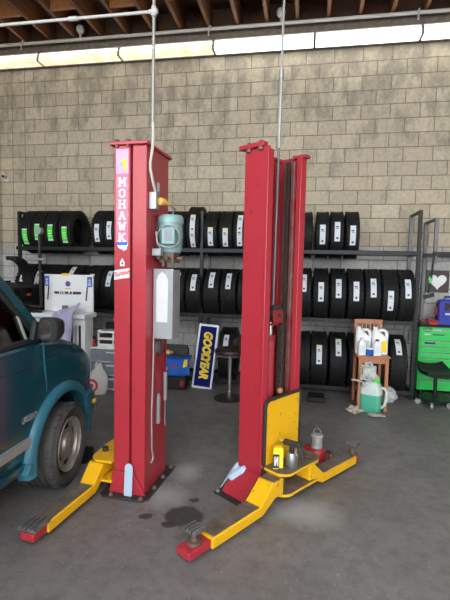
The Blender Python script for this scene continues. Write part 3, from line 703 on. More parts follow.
o = G().cyl((0, 0, 0), (.05, .05, .0), .014).build('hose_cap', M['limelid'], None, .003); o.location = (-.015, 3.42, .014); tag(o, 'lime green hose cap lying behind the yellow guard panel', 'cap')

# ------------------------------------------------------------------ tyre racks
def rack(name, label, loc, ups, top, levels, x_end, upright_mat, rail_mat, short_front=False):
    t = thing(name, label, 'rack', loc, 0, 'tyre racks')
    for u in ups:
        for yy in (0, .48):
            z_low = .006 if yy or not short_front else levels[0] - .12
            g = G(); g.bx(u - .022, u + .022, yy - .022, yy + .022, z_low, top)
            g.build('upright', upright_mat if yy == 0 else M['greytube'], t, .003)
            if z_low > .1: continue
            g = G(); g.bx(u - .05, u + .05, yy - .05, yy + .05, 0, .006); g.build('foot_plate', M['dark_steel'], t)
        for z in [top] + levels:
            g = G(); g.bx(u - .015, u + .015, .0225, .4575, z - .035, z); g.build('cross_tie', upright_mat, t, .002)
    for z in levels:
        for yy in (-.045, .445):
            g = G(); g.bx(ups[0] - .03, x_end, yy - .002, yy + .002 + .0, z - .028, z + .022); g.bx(ups[0] - .03, x_end, yy, yy + .04, z - .028, z - .02)
            g.build('rail', rail_mat, t, .001)
    return t
LEV = [.085, .965, 1.835]
rack('tyre_rack', 'long black three-level tyre rack along the block wall', (0, 5.72, 0), [-4.1, -1.37, 1.38], 2.36, LEV, 1.40, M['rackblack'], M['rackblack'])
rack('tyre_rack', 'second silver rack frame standing beyond the right end of the tyres', (0, 5.83, 0), [1.60, 4.3], 2.28, [1.835], 4.32, M['greytube'], M['rackblack'], True)

def tire_mesh(Rr, W, Ri=None):
    Ri = Ri or Rr * .62
    h = W / 2; d = .009
    pr = []
    pr += [(Ri, -h * .62), (Ri + .012, -h * .72), (Ri + .035, -h * .93), ((Ri + Rr) / 2 + .02, -h * 1.0), (Rr - .035, -h * .97), (Rr - .014, -h * .88), (Rr - .004, -h * .80)]
    for c in (-.48, -.16, .16, .48):
        pr += [(Rr, h * (c - .06)), (Rr - d, h * (c - .05)), (Rr - d, h * (c + .05)), (Rr, h * (c + .06))]
    pr += [(Rr - .004, h * .80), (Rr - .014, h * .88), (Rr - .035, h * .97), ((Ri + Rr) / 2 + .02, h * 1.0), (Ri + .035, h * .93), (Ri + .012, h * .72), (Ri, h * .62)]
    pr += [(Ri + .01, h * .58), (Rr - .025, h * .8), (Rr - .018, 0), (Rr - .025, -h * .8), (Ri + .01, -h * .58)]
    g = G(); g.lathe(pr, 56, 'X', closed=True)
    # transverse sipes on the shoulders
    for k in range(40):
        a = 2 * PI * k / 40
        for s_ in (-1, 1):
            rm = Matrix.Rotation(a, 3, 'X')
            g.box(rm @ Vector((s_ * h * .74, 0, Rr - .003)), (h * .30, .026, .011), rm)
    return g
TP = {}
def tire_proto(Rr, W):
    k = (Rr, W)
    if k not in TP:
        o = tire_mesh(Rr, W).build('tire', M['rubber'], None, angle=30); me = o.data; bpy.data.objects.remove(o); TP[k] = me
    return TP[k]
ST = {}
def sticker_mesh(Rr, kind):
    """strip that follows the tread; kind: w white, y white with yellow head, g green, t white with dark foot"""
    k = (Rr, kind)
    if k in ST: return ST[k]
    ln = .25 if kind != 'g' else .23; w = .068 if kind != 'g' else .078
    n = 12; g = G()
    def P(a, s_, r_): return (s_ * w / 2, -r_ * math.cos(a), r_ * math.sin(a))
    for i in range(n):
        a0, a1 = (-ln / 2 + ln * i / n) / Rr, (-ln / 2 + ln * (i + 1) / n) / Rr
        mi = 0
        if kind == 'y' and i >= n - 2: mi = 1
        if kind == 'g' and i in (0, n - 1): mi = 2
        g.mi(mi).add([P(a0, -1, Rr + .003), P(a0, 1, Rr + .003), P(a1, 1, Rr + .003), P(a1, -1, Rr + .003), P(a0, -1, Rr + .001), P(a0, 1, Rr + .001), P(a1, 1, Rr + .001), P(a1, -1, Rr + .001)],
              [(0, 1, 2, 3), (4, 7, 6, 5), (0, 3, 7, 4), (1, 5, 6, 2)] + ([(0, 4, 5, 1)] if i == 0 else []) + ([(3, 2, 6, 7)] if i == n - 1 else []))
    def mark(a0, a1, x0, x1, mi):
        r_ = Rr + .0036; g.mi(mi).add([(x0, -r_ * math.cos(a0 / Rr), r_ * math.sin(a0 / Rr)), (x1, -r_ * math.cos(a0 / Rr), r_ * math.sin(a0 / Rr)), (x1, -r_ * math.cos(a1 / Rr), r_ * math.sin(a1 / Rr)), (x0, -r_ * math.cos(a1 / Rr), r_ * math.sin(a1 / Rr))], [(0, 1, 2, 3)])
    if kind != 'g':
        mark(-.095, -.072, -.012, .012, 3); mark(.03, .034, -.02, .02, 3); mark(.04, .044, -.02, .02, 3); mark(.052, .066, -.022, .012, 3)
    else:
        for q in range(3): mark(-.05 + q * .035, -.04 + q * .035, -.022, .022, 2)
    o = g.build('sticker', [M['stickergreen'] if kind == 'g' else M['sticker'], M['stickeryellow'], M['stickergreen'] if kind == 'g' else M['sticker'], M['ink']], None, recalc=False)
    if kind == 'g':
        o.data.materials[2] = M['sticker']
    me = o.data; bpy.data.objects.remove(o); ST[k] = me; return me
ORD = ['first', 'second', 'third', 'fourth', 'fifth', 'sixth', 'seventh', 'eighth', 'ninth']
def tires(level, items, Rr, W, where, group, extra=None):
    zc = LEV[level] + .022 + math.sqrt(Rr ** 2 - .205 ** 2)
    for i, it in enumerate(items):
        x_, zs, kind = it[:3]; rr = it[3] if len(it) > 3 else Rr
        zc = LEV[level] + .022 + math.sqrt(rr ** 2 - .225 ** 2)
        o = bpy.data.objects.new('tire', tire_proto(rr, W)); COL.objects.link(o); o.location = (x_, 5.94, zc); o.rotation_euler = (0, 0, 0)
        word = {'g': 'with green sticker', 'w': 'with white sticker', 'y': 'with yellow topped sticker', None: 'with no sticker showing'}[kind]
        tag(o, f'tyre {word}, {ORD[i]} from left, {where}', 'tyre', group)
        if kind:
            for zz in (zs if isinstance(zs, tuple) else (zs,)):
                c = bpy.data.objects.new('sticker', sticker_mesh(rr, kind)); COL.objects.link(c); c.parent = o
                dx = it[4] if len(it) > 4 else 0
                c.location = (dx, 0, 0); a = math.asin(max(-.9, min(.9, (zz - zc) / rr))); c.rotation_euler = (-a, 0, 0)
                c['label'] = 'green sticker' if kind == 'g' else 'white sticker'
tires(2, [(-3.96, 1.99, 'g'), (-3.765, 2.06, 'g'), (-3.56, 2.05, 'g'), (-3.34, 2.02, 'g'), (-2.85, 2.05, 'w'), (-2.67, 2.09, 'w')], .315, .19, 'top shelf left of lettered post', 'tyres on the top shelf, left bay')
tires(1, [(-4.0, 1.46, 'w'), (-3.76, 1.40, 'w'), (-3.51, 0, None), (-3.26, 1.50, 'y'), (-2.93, 1.37, 'y'), (-2.67, 1.43, 'w')], .35, .245, 'middle shelf left of lettered post', 'tyres on the middle shelf, left bay')
tires(2, [(-2.06, 0, None), (-1.84, 2.10, 'w'), (-1.68, 2.07, 'w'), (-1.48, (2.19, 1.98), 'y', .335), (-1.24, 2.01, 'y'), (-1.04, 2.0, 'y'), (-.85, (2.20, 2.01), 'w'), (-.58, 0, None)], .31, .185, 'top shelf between the two posts', 'tyres on the top shelf, middle')
tires(1, [(-2.06, 0, None), (-1.83, 1.43, 'w'), (-1.69, 1.43, 'w'), (-1.46, 1.41, 'w'), (-1.215, 1.45, 'w'), (-.985, 1.44, 'w'), (-.755, 1.51, 'w'), (-.52, 0, None)], .345, .22, 'middle shelf between the two posts', 'tyres on the middle shelf, middle')
tires(2, [(.0, 0, None), (.21, 2.05, 'w'), (.39, 2.09, 'w'), (.58, 2.04, 'w')], .305, .172, 'top shelf right of both posts', 'tyres on the top shelf, right bay')
tires(1, [(.0, 1.44, 'w'), (.215, 1.33, 'w'), (.43, 1.38, 'w'), (.645, 1.35, 'w'), (.85, 1.40, 'w'), (1.055, 1.24, 'w'), (1.255, 1.40, 'w')], .36, .20, 'middle shelf right of both posts', 'tyres on the middle shelf, right bay')
tires(0, [(-1.00, .61, 'w'), (-.2, 0, None), (.005, 0, None), (.22, .53, 'y'), (.46, .63, 'y'), (.70, 0, None), (.94, 0, None), (1.19, .67, 'y')], .372, .22, 'bottom shelf of the rack', 'tyres on the bottom shelf')

# rubber pad on the floor by the rack
g = G(); g.box((0, 0, .03), (.20, .25, .06)); o = g.build('floor_block', M['black'], None, .008); o.location = (.19, 5.38, 0); tag(o, 'low black block on the floor in front of the bottom tyres', 'block')

# hanging strap, heart picture
t = thing('squeegee', 'black long-handled squeegee with green tape hung by the silver frame', 'squeegee', (1.565, 5.78, 1.80))
g = G(); g.tube([(0, -.04, .05), (-.02, -.045, -.25), (-.05, -.05, -.50)], .013, 8); g.build('handle', M['black'], t)
g = G(); g.bar((-.10, -.055, -.51), (.02, -.055, -.47), .03, .05); g.build('head', M['black'], t, .004)
g = G(); g.cyl((-.022, -.0455, -.27), (-.030, -.047, -.33), .017); g.cyl((-.045, -.05, -.46), (-.05, -.05, -.5), .02); g.build('green_tape', M['limelid'], t)
t = thing('heart_picture', 'dark square picture with a white heart on the block wall', 'picture', (1.80, 6.40, 1.47))
g = G(); g.bx(-.15, .15, -.02, 0, -.14, .16); g.build('panel', M['brownseat'], t, .003)
hp = []
for k in range(40):
    a = 2 * PI * k / 40; hp.append((.0068 * 16 * math.sin(a) ** 3 * 1.05, .0072 * (13 * math.cos(a) - 5 * math.cos(2 * a) - 2 * math.cos(3 * a) - math.cos(4 * a)) + .012))
g = G(); g.prism(hp, -.026, -.0202, 'XZ'); g.build('heart', M['white'], t)

# ------------------------------------------------------------------ chair with jugs
CX, CY = .81, 5.10
t = thing('wooden_chair', 'tall reddish wooden slat-back chair carrying white jugs', 'chair', (CX, CY, 0), R(3))
sw, sd, sh = .335, .36, .635
g = G(); g.bx(-sw / 2 - .015, sw / 2 + .015, -.02, sd + .02, sh - .022, sh); g.build('seat', M['wood'], t, .006)
for sx in (-1, 1):
    g = G(); g.bar((sx * (sw / 2 - .02), .005, 0), (sx * (sw / 2 - .02), .005, sh - .022), .038, .038); g.build('leg', M['wood'], t, .004)
    g = G(); g.bar((sx * (sw / 2 - .02), sd + .03, 0), (sx * (sw / 2 - .02), sd - .01, sh - .022), .036, .036); g.build('leg', M['wood'], t, .004)
    g = G(); g.bar((sx * (sw / 2 - .02), sd - .012, sh), (sx * (sw / 2 - .02), sd + .05, 1.0), .036, .032); g.build('back_post', M['wood'], t, .004)
    g = G(); g.bar((sx * (sw / 2 - .02), .024, .22), (sx * (sw / 2 - .02), sd + .002, .22), .02, .03); g.build('stretcher', M['wood'], t, .003)
g = G(); g.bx(-sw / 2 + .038, sw / 2 - .038, .0, .02, sh - .085, sh - .023); g.build('apron', M['wood'], t, .003)
g = G(); g.bx(-sw / 2 + .0, sw / 2 - .0, sd + .025, sd + .06, .955, 1.015); g.build('top_rail', M['wood'], t, .006)
for k in range(6):
    x_ = -.115 + k * .046
    g = G(); g.bar((x_, sd - .01, sh), (x_, sd + .04, .955), .020, .012); g.build('slat', M['wood'], t, .002)

def rounded(w, d, r_=.02, n=4):
    pts = []
    for cx_, cy_, a0 in ((w / 2 - r_, d / 2 - r_, 0), (-w / 2 + r_, d / 2 - r_, PI / 2), (-w / 2 + r_, -d / 2 + r_, PI), (w / 2 - r_, -d / 2 + r_, 3 * PI / 2)):
        pts += [(cx_ + r_ * math.cos(a0 + PI / 2 * k / n), cy_ + r_ * math.sin(a0 + PI / 2 * k / n)) for k in range(n + 1)]
    return pts
def ring(w, d, z, r_, cx_=0, cy_=0): return [(p[0] + cx_, p[1] + cy_, z) for p in rounded(w, d, r_)]
def jug(label, loc, rz, yellow):
    t = thing('jug', label, 'jug', loc, rz, 'white jugs on the chair seat'); t.scale = (1.14, 1.1, 1.06)
    g = G(); g.loft([ring(.15, .11, 0, .02), ring(.155, .115, .01, .025), ring(.155, .115, .17, .025), ring(.12, .10, .205, .025, -.016), ring(.055, .055, .262, .024, -.045), ring(.044, .044, .272, .02, -.045)]); g.build('bottle', M['whiteplastic'], t, angle=60)
    g = G(); g.tube([(-.03, 0, .245), (.01, 0, .262), (.045, 0, .262), (.066, 0, .24), (.070, 0, .20), (.068, 0, .15)], [.016, .017, .018, .018, .018, .016], 10); g.build('handle', M['whiteplastic'], t)
    g = G(); g.cyl((-.045, 0, .272), (-.045, 0, .295), .024, n=18); g.build('cap', M['whiteplastic'], t, .003)
    g = G(); g.bx(-.03 if not yellow else .01, .06, -.0595, -.0577, .03, .15); g.build('label', M['signyellow'] if yellow else M['paper'], t)
CT = Matrix.Translation((CX, CY, 0)) @ Matrix.Rotation(R(3), 4, 'Z')
def onchair(x_, y_): return tuple(CT @ Vector((x_, y_, sh)))
jug('large white handled jug at the left of the chair seat', onchair(-.092, .20), R(0), False)
jug('large white handled jug with a yellow label at the right of the chair seat', onchair(.095, .19), R(4), True)
for lab, x_, h, capc in (('small white bottle in front of the left jug', -.125, .20, 'whiteplastic'), ('small white bottle with a dark cap in front of the right jug', .045, .185, 'ink')):
    t = thing('bottle', lab, 'bottle', onchair(x_, .065), R(8), 'small bottles on the chair seat')
    g = G(); g.loft([ring(.085, .06, 0, .018), ring(.088, .062, .008, .02), ring(.088, .062, h * .72, .02), ring(.036, .036, h * .86, .017), ring(.034, .034, h * .9, .016)]); g.build('bottle_body', M['whiteplastic'], t, angle=60)
    g = G(); g.cyl((0, 0, h * .9), (0, 0, h), .02, n=16); g.build('cap', M[capc], t, .002)
    g = G(); g.bx(-.034, .034, -.0327, -.0312, .03, .11); g.build('label', M['sticker'], t)
t = thing('tub', 'small blue and white tub between the bottles on the chair seat', 'tub', onchair(-.042, .055), R(8))
g = G(); g.lathe([(0, 0), (.036, 0), (.038, .01), (.038, .07), (0, .072)], 20); g.build('tub_body', M['bluecloth'], t)
g = G(); g.lathe([(0, .0721), (.041, .0721), (.041, .088), (0, .09)], 20); g.build('lid', M['whiteplastic'], t)

# green fluid jug under the chair, plastic bag, litter
t = thing('fluid_jug', 'large cloudy jug half full of green fluid under the wooden chair', 'jug', (.815, 5.02 + .06, 0), R(8))
t.location = (.80, 5.10, 0); t.rotation_euler = (0, 0, R(-24))
g = G(); g.loft([ring(.22, .17, .0, .04), ring(.23, .18, .012, .045), ring(.235, .18, .205, .045)]); g.build('fluid_body', M['greenfluid'], t, angle=60)
g = G(); g.loft([ring(.2345, .18, .2051, .045), ring(.235, .178, .27, .045), ring(.18, .14, .325, .04), ring(.11, .10, .35, .04)]); g.build('jug_top', M['clearplastic'], t, angle=60)
g = G(); g.tube([(.10, 0, .28), (.145, 0, .285), (.168, 0, .25), (.165, 0, .16), (.15, 0, .09), (.11, 0, .055)], .017, 10); g.build('handle', M['clearplastic'], t)
g = G(); g.cyl((.05, .0, .335), (.05, 0, .385), .042, n=18); g.build('lid', M['limelid'], t, .004)
def lump(g, c, r_, sc, amp, seed, n=14):
    def fn(u, v):
        th = 2 * PI * u; ph = PI * v
        d = Vector((math.sin(ph) * math.cos(th), math.sin(ph) * math.sin(th), math.cos(ph)))
        k = 1 + amp * noise.noise(d * 2.2 + Vector((seed, 0, 0))) + amp * .5 * noise.noise(d * 5 + Vector((seed, 3, 0)))
        return (c[0] + d.x * r_ * sc[0] * k, c[1] + d.y * r_ * sc[1] * k, max(c[2] + d.z * r_ * sc[2] * k, .0))
    return g.grid(fn, n * 2, n)
t = thing('plastic_bag', 'crumpled clear plastic bag lying on top of the green fluid jug', 'bag', (.755, 5.08, .35), R(0))
g = G(); lump(g, (-.0, 0, .09), .09, (1.05, .8, 1.0), .5, 2.2); g.build('bag_body', M['bag'], t, angle=25)
g = G(); g.tube([(-.05, .0, .15), (-.03, -.02, .215), (.02, -.02, .22), (.06, 0, .14)], .012, 6); g.build('bag_handle', M['paper'], t)
t2 = thing('funnel', 'thin pale funnel stem sticking out left below the chair seat', 'funnel', (.66, 4.98, .32), 0)
g = G(); g.tube([(-.10, 0, .06), (.0, 0, .05), (.03, 0, .03)], .010, 8); g.build('stem', M['greybag'], t2); g = G(); g.cyl((.03, 0, .03), (.055, 0, .0), .014, .02, 14); g.build('cone', M['greybag'], t2)
g = G(); lump(g, (0, 0, .04), .05, (1.3, 1, .8), .9, 7.7, 16); o = g.build('paper_wad', M['crumple'], None, angle=20); o.location = (.61, 4.96, 0); tag(o, 'crumpled tan paper wad on the floor at the left front chair leg', 'paper')
g = G(); lump(g, (0, 0, .018), .06, (1.5, .8, .25), .7, 3.1, 10); o = g.build('paper_scrap', M['crumple'], None, angle=20); o.location = (.82, 4.90, 0); tag(o, 'flat paper scrap on the floor in front of the green jug', 'paper')
g = G(); lump(g, (0, 0, .08), .10, (1.0, .8, .95), .5, 12.1, 14); o = g.build('plastic_bag', M['bag'], None, angle=25); o.location = (1.06, 5.52, 0); tag(o, 'crumpled grey plastic bag on the floor right of the chair', 'bag')

# ------------------------------------------------------------------ green tool chest, cases, roller stool
t = thing('tool_chest', 'bright green drawer tool chest at the right edge', 'tool chest', (1.82, 5.93, 0))
g = G(); g.bx(-.33, .40, 0, .33, .07, .90); g.build('chest_body', M['greencab'], t, .006)
zs = [.078, .215, .36, .50, .575, .65, .73, .87]
for i in range(7):
    z0, z1 = zs[i], zs[i + 1] - .006
    g = G(); g.bx(-.31, .38, -.018, -.0005, z0, z1); d = g.build('drawer', M['greencab'], t, .003)
    g = G(); g.bx(-.30, .37, -.030, -.0185, z1 - .016, z1 - .003); g.build('drawer_pull', M['galv'], d, .002)
g = G(); g.bx(-.33, .40, -.02, .33, .9005, .915); g.build('top_mat', M['black'], t)
em = [(-.235 + .05 * math.cos(2 * PI * k / 24), .865 + .024 * math.sin(2 * PI * k / 24)) for k in range(24)]
g = G(); g.tube([(p[0], -.0215, p[1]) for p in em], .004, 6, closed=True); g.tube([(-.262, -.0215, .867), (-.235, -.0215, .849), (-.208, -.0215, .867)], .004, 6); g.build('emblem', M['ink'], t)
g = G(); g.bx(-.175, -.06, -.0225, -.0185, .855, .87); g.bx(-.27, -.20, -.0225, -.0185, .80, .812); g.build('maker_plate', M['paper'], t)
g = G()
for q in range(4): g.prism([(-.17 + q * .035, .795), (-.14 + q * .035, .798), (-.135 + q * .035, .812), (-.165 + q * .035, .81)], -.0225, -.0185, 'XZ')
g.build('script_decal', M['ink'], t)
g = G(); g.mi(0).bx(-.265, -.135, -.0225, -.0185, .68, .715); g.mi(1).bx(-.24, -.15, -.0235, -.0226, .698, .71); g.build('badge_sticker', [M['ink'], M['inkblue']], t)
for x_, m_ in ((.075, 'pinkdecal'), (.165, 'paleblue')):
    g = G(); g.mi(0).cyl((x_, -.0185, .788), (x_, -.022, .788), .036, n=24); g.mi(1).cyl((x_, -.0221, .788), (x_, -.0235, .788), .018, n=16); g.build('round_sticker', [M['paper'], M[m_]], t)
for x_ in (-.27, .34):
    for y_ in (.06, .28):
        g = G(); g.cyl((x_ - .016, y_, .035), (x_ + .016, y_, .035), .035, n=18); g.bx(x_ - .02, x_ + .02, y_ - .02, y_ + .02, .045, .07); g.build('caster', M['black'], t)
t = thing('carry_case', 'upright blue plastic case on the green tool chest', 'case', (1.93, 6.08, .915))
g = G(); g.prism([(-.20, .0), (.20, .0), (.20, .31), (.18, .335), (-.17, .335), (-.20, .30)], -.075, .075, 'XZ'); g.build('case_shell', M['bluecase'], t, .012)
g = G(); g.tube([(-.12, 0, .325), (-.11, 0, .37), (.11, 0, .37), (.12, 0, .325)], .016, 8); g.build('handle', M['bluecase'], t)
g = G(); g.bx(-.13, .17, -.0795, -.0755, .20, .29); lb = g.build('case_label', M['ink'], t)
g = G(); g.mi(0).prism([(-.075, .215), (-.035, .215), (-.055, .265)], -.081, -.0797, 'XZ'); g.mi(1).bx(-.12, .15, -.081, -.0797, .14, .165); g.build('label_mark', [M['inkred'], M['paper']], lb)
g = G(); g.bx(-.222, -.2005, -.03, .03, .13, .24); g.build('side_latch', M['redcase'], t, .006)
t = thing('power_tool_box', 'flat red tool box on the left of the green chest top', 'tool box', (1.65, 6.06, .915))
g = G(); g.bx(-.13, .09, -.06, .08, 0, .055); g.bx(-.05, .08, -.05, .07, .055, .075); g.build('box_body', M['redcase'], t, .008)
g = G(); g.bx(-.14, -.03, -.085, -.061, .0, .045); g.build('black_grip', M['black'], t, .006)
t = thing('hand_tool', 'small green and grey gadget on the right of the chest top', 'tool', (2.0, 5.99, .915))
g = G(); lump(g, (0, 0, .035), .045, (1.6, .7, .8), .6, 4.4, 10); g.build('tool_body', M['teal_motor'], t, angle=30)

t = thing('roller_stool', 'low black roller stool in front of the green tool chest', 'stool', (1.60, 5.52, 0), R(8))
g = G()
sr = []
for k in range(9):
    v = k / 8; y_ = -.17 + .36 * v; w = .20 * (1 - .25 * v ** 3) * (1 - .12 * (1 - v) ** 2); zb = .40 + .10 * max(0, v - .55) ** 1.3 * 2.2 + .008 * (1 - v)
    rr = []
    for j in range(13):
        u = j / 12 * 2 - 1; rr.append((w * u, y_, zb + .030 * abs(u) ** 2.5))
    rr += [(p[0], p[1], p[2] - .045) for p in reversed(rr)]
    sr.append(rr)
g.loft(sr); g.build('seat', M['black'], t, .006)
g = G(); g.cyl((0, 0, .10), (0, 0, .375), .022, n=16); g.cyl((0, 0, .36), (0, 0, .38), .05, n=16); g.build('column_tube', M['black'], t)
g = G(); g.lathe([(0, .095), (.19, .095), (.20, .085), (.19, .075), (.05, .07), (0, .07)], 28); g.build('base_tray', M['black'], t)
for k in range(5):
    a = 2 * PI * k / 5 + .4; cx_, cy_ = .185 * math.cos(a), .185 * math.sin(a)
    g = G(); g.mi(0).cyl((cx_ - .012 * math.sin(a), cy_ + .012 * math.cos(a), .034), (cx_ + .012 * math.sin(a), cy_ - .012 * math.cos(a), .034), .034, n=18)
    g.mi(1).bx(cx_ - .012, cx_ + .012, cy_ - .012, cy_ + .012, .05, .08); g.build('caster', [M['greybox'], M['chrome']], t)
g = G(); g.tube([(.02, 0, .345), (.10, -.05, .34), (.13, -.07, .335)], .006); g.build('height_lever', M['dark_steel'], t)

# ------------------------------------------------------------------ middle: open case, towel, sign, bar stool
t = thing('tool_case', 'open black tool case on the floor with its lid standing up', 'tool case', (-1.68, 5.47, 0), R(6))
g = G(); g.bx(-.19, .19, -.12, .14, 0, .17); g.build('case_base', M['black'], t, .015)
g = G()
lid = rounded(.36, .38, .07, 5); g.prism([(p[0], p[1] + .19) for p in lid], 0, .07, 'XZ', Matrix.Translation((0, .12, .172)) @ Matrix.Rotation(R(-10), 4, 'X')); g.build('lid', M['black'], t, .01)
g = G(); g.bx(.12, .17, -.135, -.1205, .05, .13); g.build('latch', M['redcase'], t, .004)
g = G(); g.bx(-.12, -.07, -.135, -.1205, .06, .12); g.build('latch', M['galv'], t, .004)
g = G()
def tw(u, v):
    x_ = -.245 + .49 * u
    if v < .3: y_, z_ = .06 - .20 * (v / .3), .425 + .012 * math.sin(u * 7)
    else: y_, z_ = -.14 - .012 * math.sin(u * 14 + 1) - .015 * (v - .3),   .42 - .21 * (v - .3) / .7 + .012 * math.sin(u * 7)
    return (x_ + .008 * math.sin(v * 9), y_, z_)
g.grid(tw, 24, 16)
tt = thing('towel', 'blue towel with pale print draped over the open black tool case', 'towel', (-1.68, 5.47, .0), R(6))
g.build('cloth', M['bluecloth'], tt, thick=.008)
g = G(); g.bx(-.11, -.04, -.172, -.168, .27, .31); g.build('printed_panel', M['lilaccloth'], tt)
g = G(); g.prism([(.0, .295), (.06, .31), (.10, .308), (.10, .322), (.04, .325), (.0, .312)], -.175, -.168, 'XZ'); g.build('printed_stroke', M['inkred'], tt)
g = G(); g.prism([(.16, .31), (.22, .33), (.22, .42), (.18, .41)], -.172, -.165, 'XZ'); g.build('printed_corner', M['signyellow'], tt)
g = G(); g.bx(-.185, .185, -.105, .05, .171, .412); g.build('folded_core', M['bluecloth'], tt, .02)
t = thing('work_glove', 'yellow and green work glove lying on the blue towel', 'glove', (-1.76, 5.46, .44))
g = G(); lump(g, (0, 0, .03), .045, (1.5, .9, .8), .5, 9.2, 12); g.build('palm', M['copper_yellow'], t, angle=40)
g = G(); lump(g, (-.06, 0, .022), .035, (1.2, .9, .7), .4, 1.4, 10); g.build('cuff', M['limelid'], t, angle=40)

# leaning sign
t = thing('sign', 'tall blue sign with yellow sideways lettering leaning against the rack', 'sign', (-1.295, 5.50, 0))
t.rotation_euler = (R(-11), R(4.0), 0)
sw_, shh = .275, .86
g = G(); g.bx(-sw_ / 2, sw_ / 2, 0, .03, 0, shh); g.build('frame', M['signedge'], t, .004)
g = G(); g.bx(-sw_ / 2 + .027, sw_ / 2 - .027, -.003, -.0002, .03, shh - .03); fc = g.build('face', M['signblue'], t)
def sgn(g, s_, z0, size, st): return text_geo(g, s_, size, (-.045, -.0045, z0), (0, 0, -1), (1, 0, 0), .001, .25, .009, st)
g = G(); sgn(g, 'GOOD', shh - .095, .155, .80); g.build('lettering', M['signyellow'], fc)
g = G(); sgn(g, 'YEAR', .425, .155, .78); g.build('lettering', M['signyellow'], fc)
# winged foot between the two words
g = G()
wf = [(-.055, .44), (-.05, .415), (-.015, .43), (.01, .45), (.055, .44), (.06, .455), (.03, .468), (.055, .475), (.05, .488), (.02, .482), (.04, .497), (.03, .505), (0, .49), (-.02, .47)]
g.prism(wf, -.0055, -.0032, 'XZ'); g.build('winged_foot', M['signyellow'], fc)

t = thing('bar_stool', 'dark vinyl swivel stool on a chrome pedestal beside the sign', 'stool', (-.86, 5.16, 0), R(20))
g = G(); g.lathe([(0, .0), (.19, .0), (.19, .012), (.15, .025), (.04, .045), (0, .045)], 32); g.build('base_disc', M['dark_steel'], t)
g = G(); g.cyl((0, 0, .04), (0, 0, .53), .026, n=18); g.cyl((0, 0, .04), (0, 0, .10), .034, n=18); g.build('pedestal', M['chrome'], t)
g = G(); g.lathe([(0, .53), (.10, .53), (.17, .555), (.195, .585), (.19, .61), (.16, .625), (.08, .615), (0, .61)], 32); g.build('seat', M['brownseat'], t)
g = G()
br = []
for k in range(13):
    a = R(-70) + R(140) * k / 12; h = .20 * math.cos((k - 6) / 6 * 1.25) + .03
    r0_, r1_ = .185, .20
    br.append([(r0_ * math.cos(a), r0_ * math.sin(a), .60), (r1_ * math.cos(a) + .012, r1_ * math.sin(a), .60), ((r1_ + .02) * math.cos(a), (r1_ + .02) * math.sin(a), .60 + h), ((r0_ + .02) * math.cos(a), (r0_ + .02) * math.sin(a), .60 + h)])
g.loft(br); g.build('low_back', M['brownseat'], t, .006)
g = G(); g.tube([(.165 * math.cos(a), .165 * math.sin(a), .545) for a in [2 * PI * k / 24 for k in range(24)]], .009, 8, closed=True); g.build('seat_ring', M['chrome'], t)

# ------------------------------------------------------------------ left background: balancer, aligner cabinet, drawers, bag
t = thing('wheel_balancer', 'black wheel service machine with a tool tray by the left tyre rack', 'machine', (-3.60, 4.98, 0))
g = G(); g.bx(-.25, .14, -.25, .25, 0, 1.10); g.build('cabinet', M['black'], t, .02)
g = G(); g.bx(-.28, .16, -.30, .22, 1.30, 1.335); g.bx(-.28, .16, -.30, -.285, 1.335, 1.375); g.bx(-.28, -.265, -.285, .22, 1.335, 1.375); g.bx(-.10, -.02, -.05, .05, 1.10, 1.30); g.build('tool_tray', M['black'], t, .005)
hood = []
for k in range(9):
    a = R(95) - R(120) * k / 8
    hood.append([(-.17 - .0 + .0 * k, y_, z_) for y_, z_ in ((.34 * math.cos(a) + .02, 1.34 + .36 * math.sin(a)), (.30 * math.cos(a) + .02, 1.34 + .31 * math.sin(a)))] + [(-.02, y_, z_) for y_, z_ in ((.30 * math.cos(a) + .02, 1.34 + .31 * math.sin(a)), (.34 * math.cos(a) + .02, 1.34 + .36 * math.sin(a)))])
g = G(); g.loft(hood); g.build('wheel_hood', M['black'], t, .006)
g = G(); g.tube([(.10, .03, 1.06), (.29, .03, 1.06), (.30, .03, 1.10), (.30, .0, 2.0)], .016, 10); g.build('mast', M['dark_steel'], t)
g = G(); g.tube([(.12, .0, 1.66), (.30, .01, 1.665), (.37, .01, 1.66)], .018, 10); g.build('cross_arm', M['galv'], t)
g = G(); g.cyl((.30, -.03, 2.02), (.30, .03, 2.02), .045, n=16); g.build('mast_head', M['greybox'], t)
g = G(); g.tube([(-.06, -.24, .5), (-.06, -.27, 1.29)], .028, 10); g.build('white_post', M['whiteplastic'], t)
g = G(); g.bx(-.08, .02, -.305, -.301, 1.30, 1.36); g.build('tray_label', M['greybox'], t)
g = G(); g.bx(.19, .23, -.10, -.07, 1.205, 1.235); g.build('red_tag', M['redcase'], t, .004)

